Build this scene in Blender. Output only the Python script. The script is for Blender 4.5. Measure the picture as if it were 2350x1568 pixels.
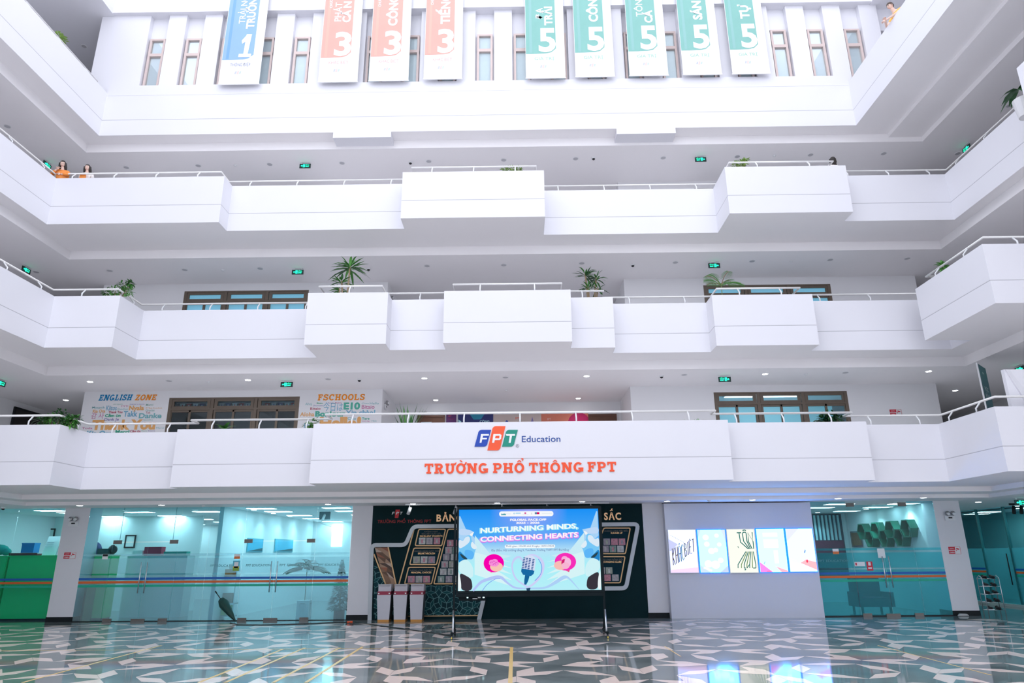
import bpy, bmesh, math, random
from mathutils import Vector, Matrix, noise
from mathutils.geometry import tessellate_polygon
random.seed(7)
for o in list(bpy.data.objects): bpy.data.objects.remove(o, do_unlink=True)
SC = bpy.context.scene
COL = SC.collection

# ------------------------------------------------------------------ camera
CAM_H, FPX, PITCH, ROLL, YAW = 1.9, 1588.94, 0.3005607, 0.0078415, -0.0097886
def _rot(u, v, w):
    c, s = math.cos(ROLL), math.sin(ROLL); u, v = u*c + v*s, -u*s + v*c
    c, s = math.cos(PITCH), math.sin(PITCH); X, Y, Z = u, w*c - v*s, w*s + v*c
    c, s = math.cos(YAW), math.sin(YAW)
    return Vector((X*c + Y*s, -X*s + Y*c, Z))
cd = bpy.data.cameras.new('camera'); cam = bpy.data.objects.new('camera', cd); COL.objects.link(cam)
cd.sensor_width = 36; cd.lens = FPX/2350*36; cd.clip_end = 300
_R, _U, _F = _rot(1,0,0), _rot(0,1,0), _rot(0,0,1)
cam.matrix_world = Matrix(((_R.x,_U.x,-_F.x,0),(_R.y,_U.y,-_F.y,0),(_R.z,_U.z,-_F.z,CAM_H),(0,0,0,1)))
SC.camera = cam
# pixel of the photograph -> point on a known plane of the building
def ray(x, y): return _rot((x-1175)/FPX, (784-y)/FPX, 1.0)
def atY(x, y, Y): r = ray(x, y); return r*(Y/r.y) + Vector((0,0,CAM_H))
def atX(x, y, X): r = ray(x, y); return r*(X/r.x) + Vector((0,0,CAM_H))
def atZ(x, y, Z): r = ray(x, y); return r*((Z-CAM_H)/r.z) + Vector((0,0,CAM_H))
def rectY(x0, y0, x1, y1, Y):
    ym, xm = (y0+y1)/2, (x0+x1)/2
    return atY(x0,ym,Y).x, atY(xm,y1,Y).z, atY(x1,ym,Y).x, atY(xm,y0,Y).z      # X0 Z0 X1 Z1

# ------------------------------------------------------------------ light
W = bpy.data.worlds.new('overcast_sky'); SC.world = W; W.use_nodes = True
_bg = W.node_tree.nodes['Background']; _bg.inputs[0].default_value = (0.885, 0.91, 1.0, 1); _bg.inputs[1].default_value = 1.3
SC.view_settings.view_transform = 'Standard'; SC.view_settings.look = 'None'
SC.view_settings.gamma = 1; SC.view_settings.use_curve_mapping = False
SC.view_settings.exposure = 0.85

# ------------------------------------------------------------------ materials
MATS = {}
def mat(name, col, rough=0.6, metal=0.0, emit=None, es=0.0, var=0.0, vscale=6.0, bump=0.0, spec=0.5, alpha=None):
    if name in MATS: return MATS[name]
    m = bpy.data.materials.new(name); m.use_nodes = True; nt = m.node_tree; b = nt.nodes['Principled BSDF']
    b.inputs['Base Color'].default_value = (*col, 1); b.inputs['Roughness'].default_value = rough
    b.inputs['Metallic'].default_value = metal; b.inputs['Specular IOR Level'].default_value = spec
    if emit:
        b.inputs['Emission Color'].default_value = (*emit, 1); b.inputs['Emission Strength'].default_value = es
    if var or bump:
        tc = nt.nodes.new('ShaderNodeTexCoord'); nz = nt.nodes.new('ShaderNodeTexNoise')
        nz.inputs['Scale'].default_value = vscale; nz.inputs['Detail'].default_value = 4
        nt.links.new(tc.outputs['Object'], nz.inputs['Vector'])
        if var:
            mx = nt.nodes.new('ShaderNodeMix'); mx.data_type = 'RGBA'
            mx.inputs[6].default_value = (*[c*(1-var) for c in col], 1); mx.inputs[7].default_value = (*[min(1, c*(1+var)) for c in col], 1)
            nt.links.new(nz.outputs['Fac'], mx.inputs[0]); nt.links.new(mx.outputs[2], b.inputs['Base Color'])
        if bump:
            bp = nt.nodes.new('ShaderNodeBump'); bp.inputs['Strength'].default_value = bump; bp.inputs['Distance'].default_value = 0.01
            nt.links.new(nz.outputs['Fac'], bp.inputs['Height']); nt.links.new(bp.outputs['Normal'], b.inputs['Normal'])
    MATS[name] = m; return m
def emis(name, col, s):
    if name in MATS: return MATS[name]
    m = bpy.data.materials.new(name); m.use_nodes = True; nt = m.node_tree; nt.nodes.clear()
    e = nt.nodes.new('ShaderNodeEmission'); e.inputs[0].default_value = (*col, 1); e.inputs[1].default_value = s
    o = nt.nodes.new('ShaderNodeOutputMaterial'); nt.links.new(e.outputs[0], o.inputs[0]); MATS[name] = m; return m
def glassmat(name, tint, refl=1.0):
    m = bpy.data.materials.new(name); m.use_nodes = True; nt = m.node_tree; nt.nodes.clear()
    t = nt.nodes.new('ShaderNodeBsdfTransparent'); t.inputs[0].default_value = (*tint, 1)
    g = nt.nodes.new('ShaderNodeBsdfGlossy'); g.inputs[0].default_value = (1,1,1,1); g.inputs['Roughness'].default_value = 0.02
    f = nt.nodes.new('ShaderNodeFresnel'); f.inputs[0].default_value = 1.45
    mu = nt.nodes.new('ShaderNodeMath'); mu.operation = 'MULTIPLY'; mu.inputs[1].default_value = refl
    x = nt.nodes.new('ShaderNodeMixShader'); o = nt.nodes.new('ShaderNodeOutputMaterial')
    nt.links.new(f.outputs[0], mu.inputs[0]); nt.links.new(mu.outputs[0], x.inputs[0])
    nt.links.new(t.outputs[0], x.inputs[1]); nt.links.new(g.outputs[0], x.inputs[2]); nt.links.new(x.outputs[0], o.inputs[0])
    MATS[name] = m; return m
def frostmat(name, tint, clear=0.45, front=0.15):
    m = bpy.data.materials.new(name); m.use_nodes = True; nt = m.node_tree; nt.nodes.clear()
    t = nt.nodes.new('ShaderNodeBsdfTransparent'); t.inputs[0].default_value = (*tint, 1)
    d = nt.nodes.new('ShaderNodeBsdfTranslucent'); d.inputs[0].default_value = (*tint, 1)
    e = nt.nodes.new('ShaderNodeBsdfDiffuse'); e.inputs[0].default_value = (*tint, 1)
    a = nt.nodes.new('ShaderNodeMixShader'); a.inputs[0].default_value = front
    x = nt.nodes.new('ShaderNodeMixShader'); x.inputs[0].default_value = 1-clear
    o = nt.nodes.new('ShaderNodeOutputMaterial')
    nt.links.new(d.outputs[0], a.inputs[1]); nt.links.new(e.outputs[0], a.inputs[2])
    nt.links.new(t.outputs[0], x.inputs[1]); nt.links.new(a.outputs[0], x.inputs[2]); nt.links.new(x.outputs[0], o.inputs[0])
    MATS[name] = m; return m

WHITE   = mat('white_paint', (0.88,0.88,0.90), 0.7, var=0.012, vscale=1.5, bump=0.02)
PARAPET = mat('parapet_paint', (0.79,0.79,0.84), 0.6, var=0.01, vscale=1.2, bump=0.015)
GROOVE  = mat('joint_grey', (0.50,0.50,0.54), 0.8, var=0.02)  # grey strip marking the joint line of the parapet
CEIL    = mat('ceiling_paint', (0.94,0.92,0.935), 0.85, var=0.01, vscale=1.0)
RAILM   = mat('rail_enamel', (0.84,0.83,0.82), 0.35, var=0.02)
BLACKB  = mat('black_skirting_stone', (0.010,0.014,0.016), 0.4, var=0.3, spec=.15)
DARKM   = mat('dark_metal', (0.02,0.022,0.025), 0.5, var=0.2, spec=.2)
STEEL   = mat('brushed_steel', (0.62,0.64,0.66), 0.25, 0.9, var=0.05)
BRONZE  = mat('bronze_aluminium', (0.16,0.125,0.095), 0.45, 0.2, var=0.08)
GLASS   = glassmat('teal_clear_glass', (0.68,0.92,0.965), 0.35)
WGLASS  = glassmat('window_glass', (0.80,0.93,0.97), 1.0)
FROST   = frostmat('frosted_film', (0.84,0.95,0.98), 0.76, .45)
FROST_R = frostmat('frosted_film_dark_room', (0.55,0.88,0.91), 0.78, .08)
WOOD    = mat('dark_door_wood', (0.13,0.05,0.028), 0.45, var=0.25, vscale=9)
LAMP    = emis('lamp_glow', (0.95,0.98,1.0), 14.0)
PANELG  = emis('panel_lamp_glow', (0.86,0.97,1.0), 9.5)
WHITEP  = mat('white_plastic', (0.80,0.81,0.83), 0.4, var=0.02)

# ------------------------------------------------------------------ mesh building
ORG = {}
class MB:
    def __init__(s): s.v = []; s.f = []; s.mi = []; s.cur = 0
    def face(s, pts):
        b = len(s.v); s.v += [tuple(p) for p in pts]; s.f.append(tuple(range(b, b+len(pts)))); s.mi.append(s.cur); return s
    def box(s, x0,y0,z0,x1,y1,z1):
        b = len(s.v); y0 -= .0004*((b//8) % 9)
        s.v += [(x0,y0,z0),(x1,y0,z0),(x1,y1,z0),(x0,y1,z0),(x0,y0,z1),(x1,y0,z1),(x1,y1,z1),(x0,y1,z1)]
        s.f += [tuple(b+i for i in q) for q in ((0,3,2,1),(4,5,6,7),(0,1,5,4),(1,2,6,5),(2,3,7,6),(3,0,4,7))]; s.mi += [s.cur]*6; return s
    def prism(s, a, b):                    # two corresponding rings
        n = len(a); o = len(s.v); s.v += [tuple(p) for p in a] + [tuple(p) for p in b]
        s.f.append(tuple(o+i for i in range(n-1,-1,-1))); s.f.append(tuple(o+n+i for i in range(n)))
        for i in range(n): j = (i+1) % n; s.f.append((o+i, o+j, o+n+j, o+n+i))
        s.mi += [s.cur]*(n+2); return s
    def plate(s, pts, Y0, Y1):             # outline in (x,z) given a thickness in y
        Y0 -= .0003*(len(s.f)//6 % 24)
        return s.prism([(p[0],Y0,p[1]) for p in pts], [(p[0],Y1,p[1]) for p in pts])
    def flat(s, pts, z0, z1):              # outline in (x,y) given a height, concave allowed
        n = len(pts); o = len(s.v)
        s.v += [(p[0],p[1],z0) for p in pts] + [(p[0],p[1],z1) for p in pts]
        for t in tessellate_polygon([[Vector((p[0],p[1],0)) for p in pts]]):
            s.f.append((o+t[0],o+t[1],o+t[2])); s.f.append((o+n+t[2],o+n+t[1],o+n+t[0])); s.mi += [s.cur]*2
        for i in range(n): j = (i+1) % n; s.f.append((o+i,o+j,o+n+j,o+n+i)); s.mi.append(s.cur)
        return s
    def tube(s, pts, r, n=8, cap=True):
        pts = [Vector(p) for p in pts]; rr = r if isinstance(r,(list,tuple)) else [r]*len(pts)
        o = len(s.v); k = len(pts)
        for i,p in enumerate(pts):
            d = ((pts[min(i+1,k-1)]-p).normalized() + (p-pts[max(i-1,0)]).normalized())
            d = d.normalized() if d.length > 1e-6 else Vector((0,0,1))
            a = d.cross(Vector((0,0,1))); a = a.normalized() if a.length > 1e-3 else Vector((1,0,0)); b = d.cross(a)
            for q in range(n):
                t = 2*math.pi*q/n; s.v.append(tuple(p + (a*math.cos(t)+b*math.sin(t))*rr[i]))
        for i in range(k-1):
            for q in range(n):
                u = (q+1)%n; s.f.append((o+i*n+q, o+i*n+u, o+(i+1)*n+u, o+(i+1)*n+q)); s.mi.append(s.cur)
        if cap:
            s.f.append(tuple(o+q for q in range(n-1,-1,-1))); s.f.append(tuple(o+(k-1)*n+q for q in range(n))); s.mi += [s.cur]*2
        return s
    def ball(s, c, r, sc=(1,1,1), nu=10, nv=7):
        o = len(s.v)
        for i in range(nv+1):
            th = math.pi*i/nv
            for j in range(nu):
                ph = 2*math.pi*j/nu
                s.v.append((c[0]+r*sc[0]*math.sin(th)*math.cos(ph), c[1]+r*sc[1]*math.sin(th)*math.sin(ph), c[2]+r*sc[2]*math.cos(th)))
        for i in range(nv):
            for j in range(nu):
                k = (j+1)%nu; s.f.append((o+i*nu+j, o+(i+1)*nu+j, o+(i+1)*nu+k, o+i*nu+k)); s.mi.append(s.cur)
        return s
    def disc(s, c, r, h, n=16, r2=None):   # vertical cylinder / cone
        r2 = r if r2 is None else r2
        a = [(c[0]+r*math.cos(2*math.pi*i/n), c[1]+r*math.sin(2*math.pi*i/n), c[2]) for i in range(n)]
        b = [(c[0]+r2*math.cos(2*math.pi*i/n), c[1]+r2*math.sin(2*math.pi*i/n), c[2]+h) for i in range(n)]
        return s.prism(a, b)
    def leaf(s, base, d, L, w, droop=0.3, up=Vector((0,0,1))):
        base = Vector(base); d = Vector(d).normalized(); sd = d.cross(up); sd = sd.normalized() if sd.length > 1e-3 else Vector((1,0,0))
        o = len(s.v); prof = ((0,.25),(.3,1),(.65,.8),(1,0.05))
        for t,k in prof:
            p = base + d*L*t - Vector((0,0,1))*droop*L*t*t
            s.v.append(tuple(p - sd*w*k*.5)); s.v.append(tuple(p + sd*w*k*.5))
        for i in range(3): s.f.append((o+2*i,o+2*i+1,o+2*i+3,o+2*i+2)); s.mi.append(s.cur)
        return s
    def build(s, name, m, parent=None, smooth=False, org=None):
        og = Vector(org) if org is not None else (ORG[parent.name] if parent else Vector((0,0,0)))
        me = bpy.data.meshes.new(name)
        me.from_pydata([(a-og.x, b-og.y, c-og.z) for a,b,c in s.v], [], s.f)
        ms = m if isinstance(m,(list,tuple)) else [m]
        for q in ms: me.materials.append(q)
        if len(ms) > 1: me.polygons.foreach_set('material_index', s.mi)
        if smooth: me.polygons.foreach_set('use_smooth', [True]*len(me.polygons))
        bm = bmesh.new(); bm.from_mesh(me); bmesh.ops.recalc_face_normals(bm, faces=bm.faces); bm.to_mesh(me); bm.free()
        o = bpy.data.objects.new(name, me); COL.objects.link(o)
        if parent: o.parent = parent; o.location = og - ORG[parent.name]
        else: o.location = og
        ORG[o.name] = og; return o
def tag(o, label=None, cat=None, group=None, kind=None):
    if label: o['label'] = label
    if cat: o['category'] = cat
    if group: o['group'] = group
    if kind: o['kind'] = kind
    return o
def thing(name, loc, label, cat, group=None, kind=None):
    o = bpy.data.objects.new(name, None); COL.objects.link(o); o.location = loc; o.empty_display_size = .1
    ORG[o.name] = Vector(loc); return tag(o, label, cat, group, kind)
def struct(name, mb, m, label, cat='wall', parent=None, org=None):
    o = mb.build(name, m, parent, org=org)
    return tag(o, label, cat, kind='structure') if not parent else o
def dup(root, loc, label=None, group=None):
    r = root.copy(); COL.objects.link(r); d = Vector(loc) - Vector(root.location); r.location = loc; ORG[r.name] = ORG[root.name] + d
    if label: r['label'] = label
    if group: r['group'] = group
    for ch in list(root.children):
        c = ch.copy(); COL.objects.link(c); c.parent = r; ORG[c.name] = ORG[ch.name] + d
        for g in list(ch.children):
            e = g.copy(); COL.objects.link(e); e.parent = c; ORG[e.name] = ORG[g.name] + d
    return r

# ------------------------------------------------------------------ lettering
_tc = {}
def text_mesh(body, bold=0.0, shear=0.0, ext=0.0):
    key = (body, bold, shear)
    if key in _tc: return _tc[key]
    cu = bpy.data.curves.new('txt', 'FONT'); cu.body = body; cu.size = 1; cu.offset = bold; cu.shear = shear; cu.resolution_u = 3; cu.fill_mode = 'FRONT'
    ob = bpy.data.objects.new('txt', cu); COL.objects.link(ob)
    dg = bpy.context.evaluated_depsgraph_get(); dg.update()
    me = bpy.data.meshes.new_from_object(ob.evaluated_get(dg))
    v = [tuple(p.co) for p in me.vertices]; f = [tuple(p.vertices) for p in me.polygons]
    bpy.data.objects.remove(ob, do_unlink=True); bpy.data.curves.remove(cu); bpy.data.meshes.remove(me)
    _tc[key] = (v, f); return v, f
_cap = {}
def capH(bold):
    if bold not in _cap: _cap[bold] = max(p[1] for p in text_mesh('H', bold)[0])
    return _cap[bold]
def put_text(mb, body, frame, width=None, cap=0.1, bold=0.0, shear=0.0, align='c', thick=0.0):
    """frame = (origin, right, up): baseline point (centre/left), unit vectors"""
    O, R, U = [Vector(q) for q in frame]
    v, f = text_mesh(body, bold, shear)
    if not v: return mb
    x0 = min(p[0] for p in v); x1 = max(p[0] for p in v); sy = cap/capH(bold)
    sx = width/(x1-x0) if width else sy
    off = {'c':(x0+x1)/2, 'l':x0, 'r':x1}[align]; b = len(mb.v)
    mb.v += [tuple(O + R*((p[0]-off)*sx) + U*(p[1]*sy)) for p in v]
    mb.f += [tuple(b+i for i in q) for q in f]; mb.mi += [mb.cur]*len(f)
    return mb
def wall_text(body, x0, y0, x1, y1, Y, m, parent=None, bold=0.0, shear=0.0, name='lettering'):
    X0,Z0,X1,Z1 = rectY(x0,y0,x1,y1,Y)
    mb = MB(); put_text(mb, body, (((X0+X1)/2, Y, Z0),(1,0,0),(0,0,1)), X1-X0, Z1-Z0, bold, shear)
    return mb.build(name, m, parent)
# bold slab-serif capitals drawn from strokes: cap height 1
def slab_glyph(ch):
    t, st, sv = .24, .17, .10
    P = []                                   # convex polygons in (x,z)
    def V(x, z0=0, z1=1, s0=True, s1=True, l=sv, r=sv):
        P.append([(x,z0),(x+t,z0),(x+t,z1),(x,z1)])
        if s0: P.append([(x-l,z0),(x+t+r,z0),(x+t+r,z0+st),(x-l,z0+st)])
        if s1: P.append([(x-l,z1-st),(x+t+r,z1-st),(x+t+r,z1),(x-l,z1)])
    def B(x0,z0,x1,z1): P.append([(x0,z0),(x1,z0),(x1,z1),(x0,z1)])
    def ARC(cx,cz,rx,rz,a0,a1,w=t,h=st,n=12):
        for i in range(n):
            a, b = [math.radians(a0+(a1-a0)*k/n) for k in (i,i+1)]
            P.append([(cx+rx*math.cos(a),cz+rz*math.sin(a)),(cx+rx*math.cos(b),cz+rz*math.sin(b)),
                      (cx+(rx-w)*math.cos(b),cz+(rz-h)*math.sin(b)),(cx+(rx-w)*math.cos(a),cz+(rz-h)*math.sin(a))])
    def L(x0,z0,x1,z1,w=t): P.append([(x0,z0),(x0+w,z0),(x1+w,z1),(x1,z1)])
    if ch == 'T': V(.33,s1=False,l=.13,r=.13); B(0,1-st,.9,1); B(0,.68,.14,1); B(.76,.68,.9,1); w=.9
    elif ch in 'UƯ': V(.08,.35,1,False,True,.08); V(.66,.35,1,False,True,.1,.08); ARC(.49,.38,.41,.40,180,360); w=.98
    elif ch in 'OÔỜỔ': ARC(.5,.5,.5,.52,0,360,t,.19,24); w=1.0
    elif ch == 'N': V(.1,r=.02); V(.74,0,1,False,True,.02,.1); L(.12,1,.70,0,.28); w=1.08
    elif ch == 'G': ARC(.5,.5,.5,.52,45,315,t,.19,20); B(.5,.30,1.0,.47); B(.74,0.06,.98,.42); w=1.04
    elif ch == 'P': V(.1); B(.2,1-st,.55,1); B(.2,.36,.55,.36+st); ARC(.52,.68,.36,.32,-90,90); w=.9
    elif ch == 'R': V(.1); B(.2,1-st,.55,1); B(.2,.42,.55,.42+st); ARC(.52,.71,.34,.29,-90,90); L(.62,0,.36,.5,.27); B(.56,0,1.0,st); w=1.0
    elif ch == 'H': V(.1); V(.66); B(.2,.42,.8,.42+st); w=1.0
    elif ch == 'F': V(.1); B(.2,1-st,.82,1); B(.68,.66,.82,1); B(.2,.44,.6,.44+st); B(.5,.34,.62,.7); w=.84
    elif ch == 'E': V(.1,r=0); B(.2,1-st,.84,1); B(.7,.70,.84,1); B(.2,.43,.6,.43+st); B(.5,.33,.62,.70); B(.2,0,.86,st); B(.72,0,.86,.32); w=.9
    elif ch == 'L': V(.1,r=.06); B(.2,0,.82,st); B(.68,0,.82,.36); w=.86
    elif ch == 'I': V(.1); w=.46
    elif ch == 'S': ARC(.42,.73,.40,.29,20,270,t,.18,12); ARC(.42,.29,.42,.30,-160,90,t,.18,12); B(.68,.66,.8,1); B(0,0,.13,.34); w=.86
    elif ch == 'C': ARC(.5,.5,.5,.52,42,318,t,.19,20); B(.74,.62,.88,1); w=.94
    elif ch == 'Z': B(.04,1-st,.8,1); B(0,0,.84,st); L(.04,.1,.52,.9,.3); B(.04,.68,.17,1); B(.7,0,.84,.32); w=.86
    else: w=.4
    if ch == 'Ờ': L(.55,1.14,.36,1.32,.15); P.append([(.86,.86),(1.0,.98),(1.1,1.12),(.96,1.1)])
    if ch == 'Ư': P.append([(.98,.84),(1.08,.9),(1.16,1.1),(1.02,1.06)])
    if ch == 'Ờ': P.append([(.9,.8),(1.02,.86),(1.14,1.1),(1.0,1.08)])
    if ch in 'ÔỔ': P.append([(.26,1.1),(.4,1.1),(.52,1.24),(.44,1.28)]); P.append([(.60,1.1),(.74,1.1),(.56,1.28),(.48,1.24)])
    if ch == 'Ổ': P.append([(.78,1.36),(.86,1.44),(.94,1.36),(.86,1.30)]); P.append([(.66,1.40),(.8,1.50),(.94,1.42),(.84,1.40)]); P.append([(.78,1.22),(.88,1.22),(.92,1.34),(.84,1.34)])
    return P, w
def slab_word(word, x0, y0, x1, y1, Y, m, parent, depth=0.02, shear=0.0, colors=None, gap=.14):
    X0,Z0,X1,Z1 = rectY(x0,y0,x1,y1,Y)
    gl = [slab_glyph(c) for c in word]; tot = sum(w for _,w in gl) + gap*(len(word)-1); sx = (X1-X0)/tot; sz = Z1-Z0; x = 0
    for i,(P,w) in enumerate(gl):
        if P:
            mb = MB()
            for p in P: mb.plate([(X0+(x+a+shear*b)*sx, Z0+b*sz) for a,b in p], Y-depth, Y)
            mb.build('letter', colors[i] if colors else m, parent)
        x += w + gap
# ================================================================== the building
D = 23.5                       # plane of the inner walls
ZB = {1:3.79, 2:7.813, 3:11.828, 4:15.82}; Z4 = ZB[4]
HP = 1.6
FLR = 0.65                     # balcony floor above the parapet's lower edge
XL, XR, YN, YF = -24.0, 24.0, -6.0, 38.0
PATH = {
 1: [(XL,18.4),(-12.41,18.4),(-12.41,19.75),(-9.65,19.75),(-9.65,19.3),(-5.61,19.3),(-5.61,18.65),(5.65,18.65),(5.65,19.1),(9.6,19.1),(9.6,19.62),(11.9,19.62),(11.9,17.2),(XR,17.2)],
 2: [(-13.84,YN),(-13.84,19.18),(-11.86,19.18),(-11.86,20.52),(-6.23,20.52),(-6.23,19.16),(-3.855,19.16),(-3.855,19.8),(-2.18,19.8),(-2.18,19.12),(1.55,19.12),(1.55,19.78),(2.88,19.78),(2.88,20.37),(5.875,20.37),(5.875,19.71),(8.9,19.71),(8.9,20.33),(13.16,20.33),(13.16,19.4),(11.85,19.4),(11.85,16.28),(XR,16.28)],
 3: [(-14.57,YN),(-14.57,19.23),(-9.225,19.23),(-9.225,19.84),(-3.57,19.84),(-3.57,19.13),(.85,19.13),(.85,20.39),(6.48,20.39),(6.48,19.07),(10.22,19.07),(10.22,19.68),(13.65,19.68),(13.65,14.63),(12.5,14.63),(12.5,YN)],
 4: [(-14.35,YN),(-14.35,20.47),(11.57,20.47),(11.57,YN)],
}
CLOSE = {1: [(XR,YF),(XL,YF)], 2: [(XR,YF),(XL,YF),(XL,YN)], 3: [(XR,YN),(XR,YF),(XL,YF),(XL,YN)], 4: [(XR,YN),(XR,YF),(XL,YF),(XL,YN)]}

def offs(path, d):             # offset to the left-hand side (towards the slab)
    out = []; n = len(path)
    for i,p in enumerate(path):
        p = Vector(p); dirs = []
        if i > 0: dirs.append((p-Vector(path[i-1])).normalized())
        if i < n-1: dirs.append((Vector(path[i+1])-p).normalized())
        nm = [Vector((-q.y,q.x)) for q in dirs]
        out.append(tuple(p + (nm[0]+nm[1])*d) if len(nm) == 2 else tuple(p + nm[0]*d))
    return out
def strip(mb, path, d0, d1, z0, z1):
    a, b = offs(path, d0), offs(path, d1)
    for i in range(len(path)-1):
        q = (a[i],a[i+1],b[i+1],b[i])
        mb.prism([(x,y,z0) for x,y in q], [(x,y,z1) for x,y in q])
    return mb
WHERE = {1:'lowest balcony', 2:'middle balcony', 3:'upper balcony', 4:'top gallery'}
for k in (1,2,3,4):
    z = ZB[k]; path = PATH[k]
    mb = MB().flat(path + CLOSE[k], z-.006, z+FLR)
    struct('floor_balcony', mb, CEIL, f'white soffit slab carrying the {WHERE[k]}', 'floor slab')
    h = HP if k < 4 else 1.72
    mb = MB(); strip(mb, path, -.004, .15, z-.004, z+.597); strip(mb, path, .03, .15, z+.597, z+.617); strip(mb, path, -.004, .15, z+.617, z+h)
    pp = struct('balcony_parapet', mb, PARAPET, f'white stepped parapet wall of the {WHERE[k]}', 'parapet')
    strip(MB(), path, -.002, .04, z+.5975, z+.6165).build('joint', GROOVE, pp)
# ---- ceilings hung behind the beams
for k,(zt,zc) in {1:(ZB[1],3.64), 2:(ZB[2],7.50), 3:(ZB[3],11.52), 4:(Z4,15.5)}.items():
    yb = 21.2 if k < 4 else 21.0
    mb = MB().flat([(-15.05,YN),(-15.05,yb),(14.05,yb),(14.05,YN),(XR,YN),(XR,YF),(XL,YF),(XL,YN)] if k > 1 else [(-15.05,17),(-15.05,yb),(14.05,yb),(14.05,17),(XR,17),(XR,YF),(XL,YF),(XL,17)], zc, zt)
    struct('ceiling', mb, CEIL, f'flat ceiling above the corridor under the {WHERE[k]}', 'ceiling')
mb = MB().flat([(-15.6,17.2),(-15.6,22.2),(14.6,22.2),(14.6,17.2),(XR,17.2),(XR,YF),(XL,YF),(XL,17.2)], 3.53, 3.64)
struct('ceiling', mb, CEIL, 'lowest ceiling step above the glass rooms of the hall', 'ceiling')
mb = MB().box(12.9,YN,15.68,14.05,21.0,Z4)
struct('trim_1', mb, CEIL, 'narrow ceiling step along the right gallery', 'trim')
# beam blocks under the top gallery
for x0,x1 in ((-6.27,-4.28),(3.42,5.43)):
    mb = MB().box(x0,20.462,15.60,x1,21.0,Z4+.01)
    struct('trim_2', mb, PARAPET, f'white beam block under the top gallery, {"left" if x0<0 else "right"} of the middle', 'trim')
# ---- top facade with slit windows
mb = MB().box(-14.35,20.46,Z4+1.6,11.57,20.62,17.83)
struct('wall_sill_band', mb, PARAPET, 'white sill band under the slit windows', 'wall')
WX0, WP, WW = -13.29, 1.3235, 0.56
mb = MB().box(-15.16,20.80,16.4,14.4,20.95,23.5)
mb = MB()
mb.box(-15.16,20.80,20.0,14.4,21.0,23.0)                    # recessed wall above the slits
xs = [WX0+i*WP for i in range(21)]
for i,x in enumerate(xs):
    xa = -15.16 if i == 0 else xs[i-1]+WW
    mb.box(xa,20.80,16.4,x,21.0,20.0)
mb.box(xs[-1]+WW,20.80,16.4,14.4,21.0,20.0)
struct('wall_back', mb, PARAPET, 'white top wall pierced by a row of slit windows', 'wall')
for i in range(21):                                          # pilasters between the slits
    xa = -15.16 if i == 0 else xs[i-1]+WW+.06
    xb = xs[i]-.06
    struct('trim_3', MB().box(xa,20.60,17.0,xb,20.80,21.0), PARAPET, 'white pilaster between two slit windows', 'pilaster')['group'] = 'pilasters of the top wall'
mb = MB().box(-15.2,20.44,20.98,14.4,21.0,23.2)
struct('wall_beam', mb, PARAPET, 'white beam over the slit windows', 'beam')
for xa,xb in ((XL,-14.7),(12.9,XR)):
    struct('floor_roof', MB().box(xa,YN,20.95,xb,YF,22.2), PARAPET, f'white roof slab over the {"left" if xa<0 else "right"} top gallery', 'roof slab')
mb = MB().box(-14.7,21.0,20.95,12.9,YF,22.2); struct('floor_roof', mb, PARAPET, 'white roof slab behind the top wall', 'roof slab')
# ---- corridor walls of the balconies, with window openings and the lobby recess
WIN = [(-12.19,-7.63),(6.73,11.32)]
for k in (1,2,3):
    zf, zc = ZB[k]+FLR-.02, {1:7.52,2:11.54,3:15.52}[k]; zt = {1:7.26,2:11.24,3:15.2}[k]; zs = zf+.9
    mb = MB()
    for x0,x1,win in ((-15.2,-4.75,WIN[0]),(3.86,14.42,WIN[1])):
        mb.box(x0,D,zf,win[0],D+.2,zc); mb.box(win[1],D,zf,x1,D+.2,zc); mb.box(win[0],D,zt,win[1],D+.2,zc); mb.box(win[0],D,zf,win[1],D+.2,zs)
    for xx in (-15.2,-4.95,3.86,14.22): mb.box(xx,D+.2,zf,xx+.2,26.2 if abs(xx)<6 else YF,zc)
    mb.box(-4.75,26.0,zf,3.86,26.2,zc)
    struct('wall_corridor', mb, WHITE, f'white corridor wall behind the {WHERE[k]}', 'wall')
    cm = {1: mat('classroom_wall_glow', (0.30,0.42,0.45), .8, emit=(.16,.36,.44), es=.35), 2: mat('classroom_blind_glow', (0.42,0.66,0.80), .8, emit=(.30,.54,.66), es=.36), 3: WHITE}[k]  # room light put into wall and blind as glow, neither is a lamp
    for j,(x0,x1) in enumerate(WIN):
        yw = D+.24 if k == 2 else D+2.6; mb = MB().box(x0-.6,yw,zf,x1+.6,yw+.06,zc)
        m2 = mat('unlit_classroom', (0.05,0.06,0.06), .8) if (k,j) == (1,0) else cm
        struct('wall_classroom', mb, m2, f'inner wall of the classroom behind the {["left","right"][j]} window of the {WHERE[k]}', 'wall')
# outer walls of the side galleries
mb = MB().box(-18.9,YN,0,-18.6,YF,21.0); struct('wall_left', mb, WHITE, 'white outer wall of the left galleries', 'wall')
mb = MB().box(18.6,YN,3.5,18.9,YF,21.0); struct('wall_right', mb, WHITE, 'white outer wall of the right galleries', 'wall')
mb = MB().box(-18.9,37.7,0,18.9,38,21.0); struct('wall_rear', mb, WHITE, 'white rear wall behind the rooms', 'wall')
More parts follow.
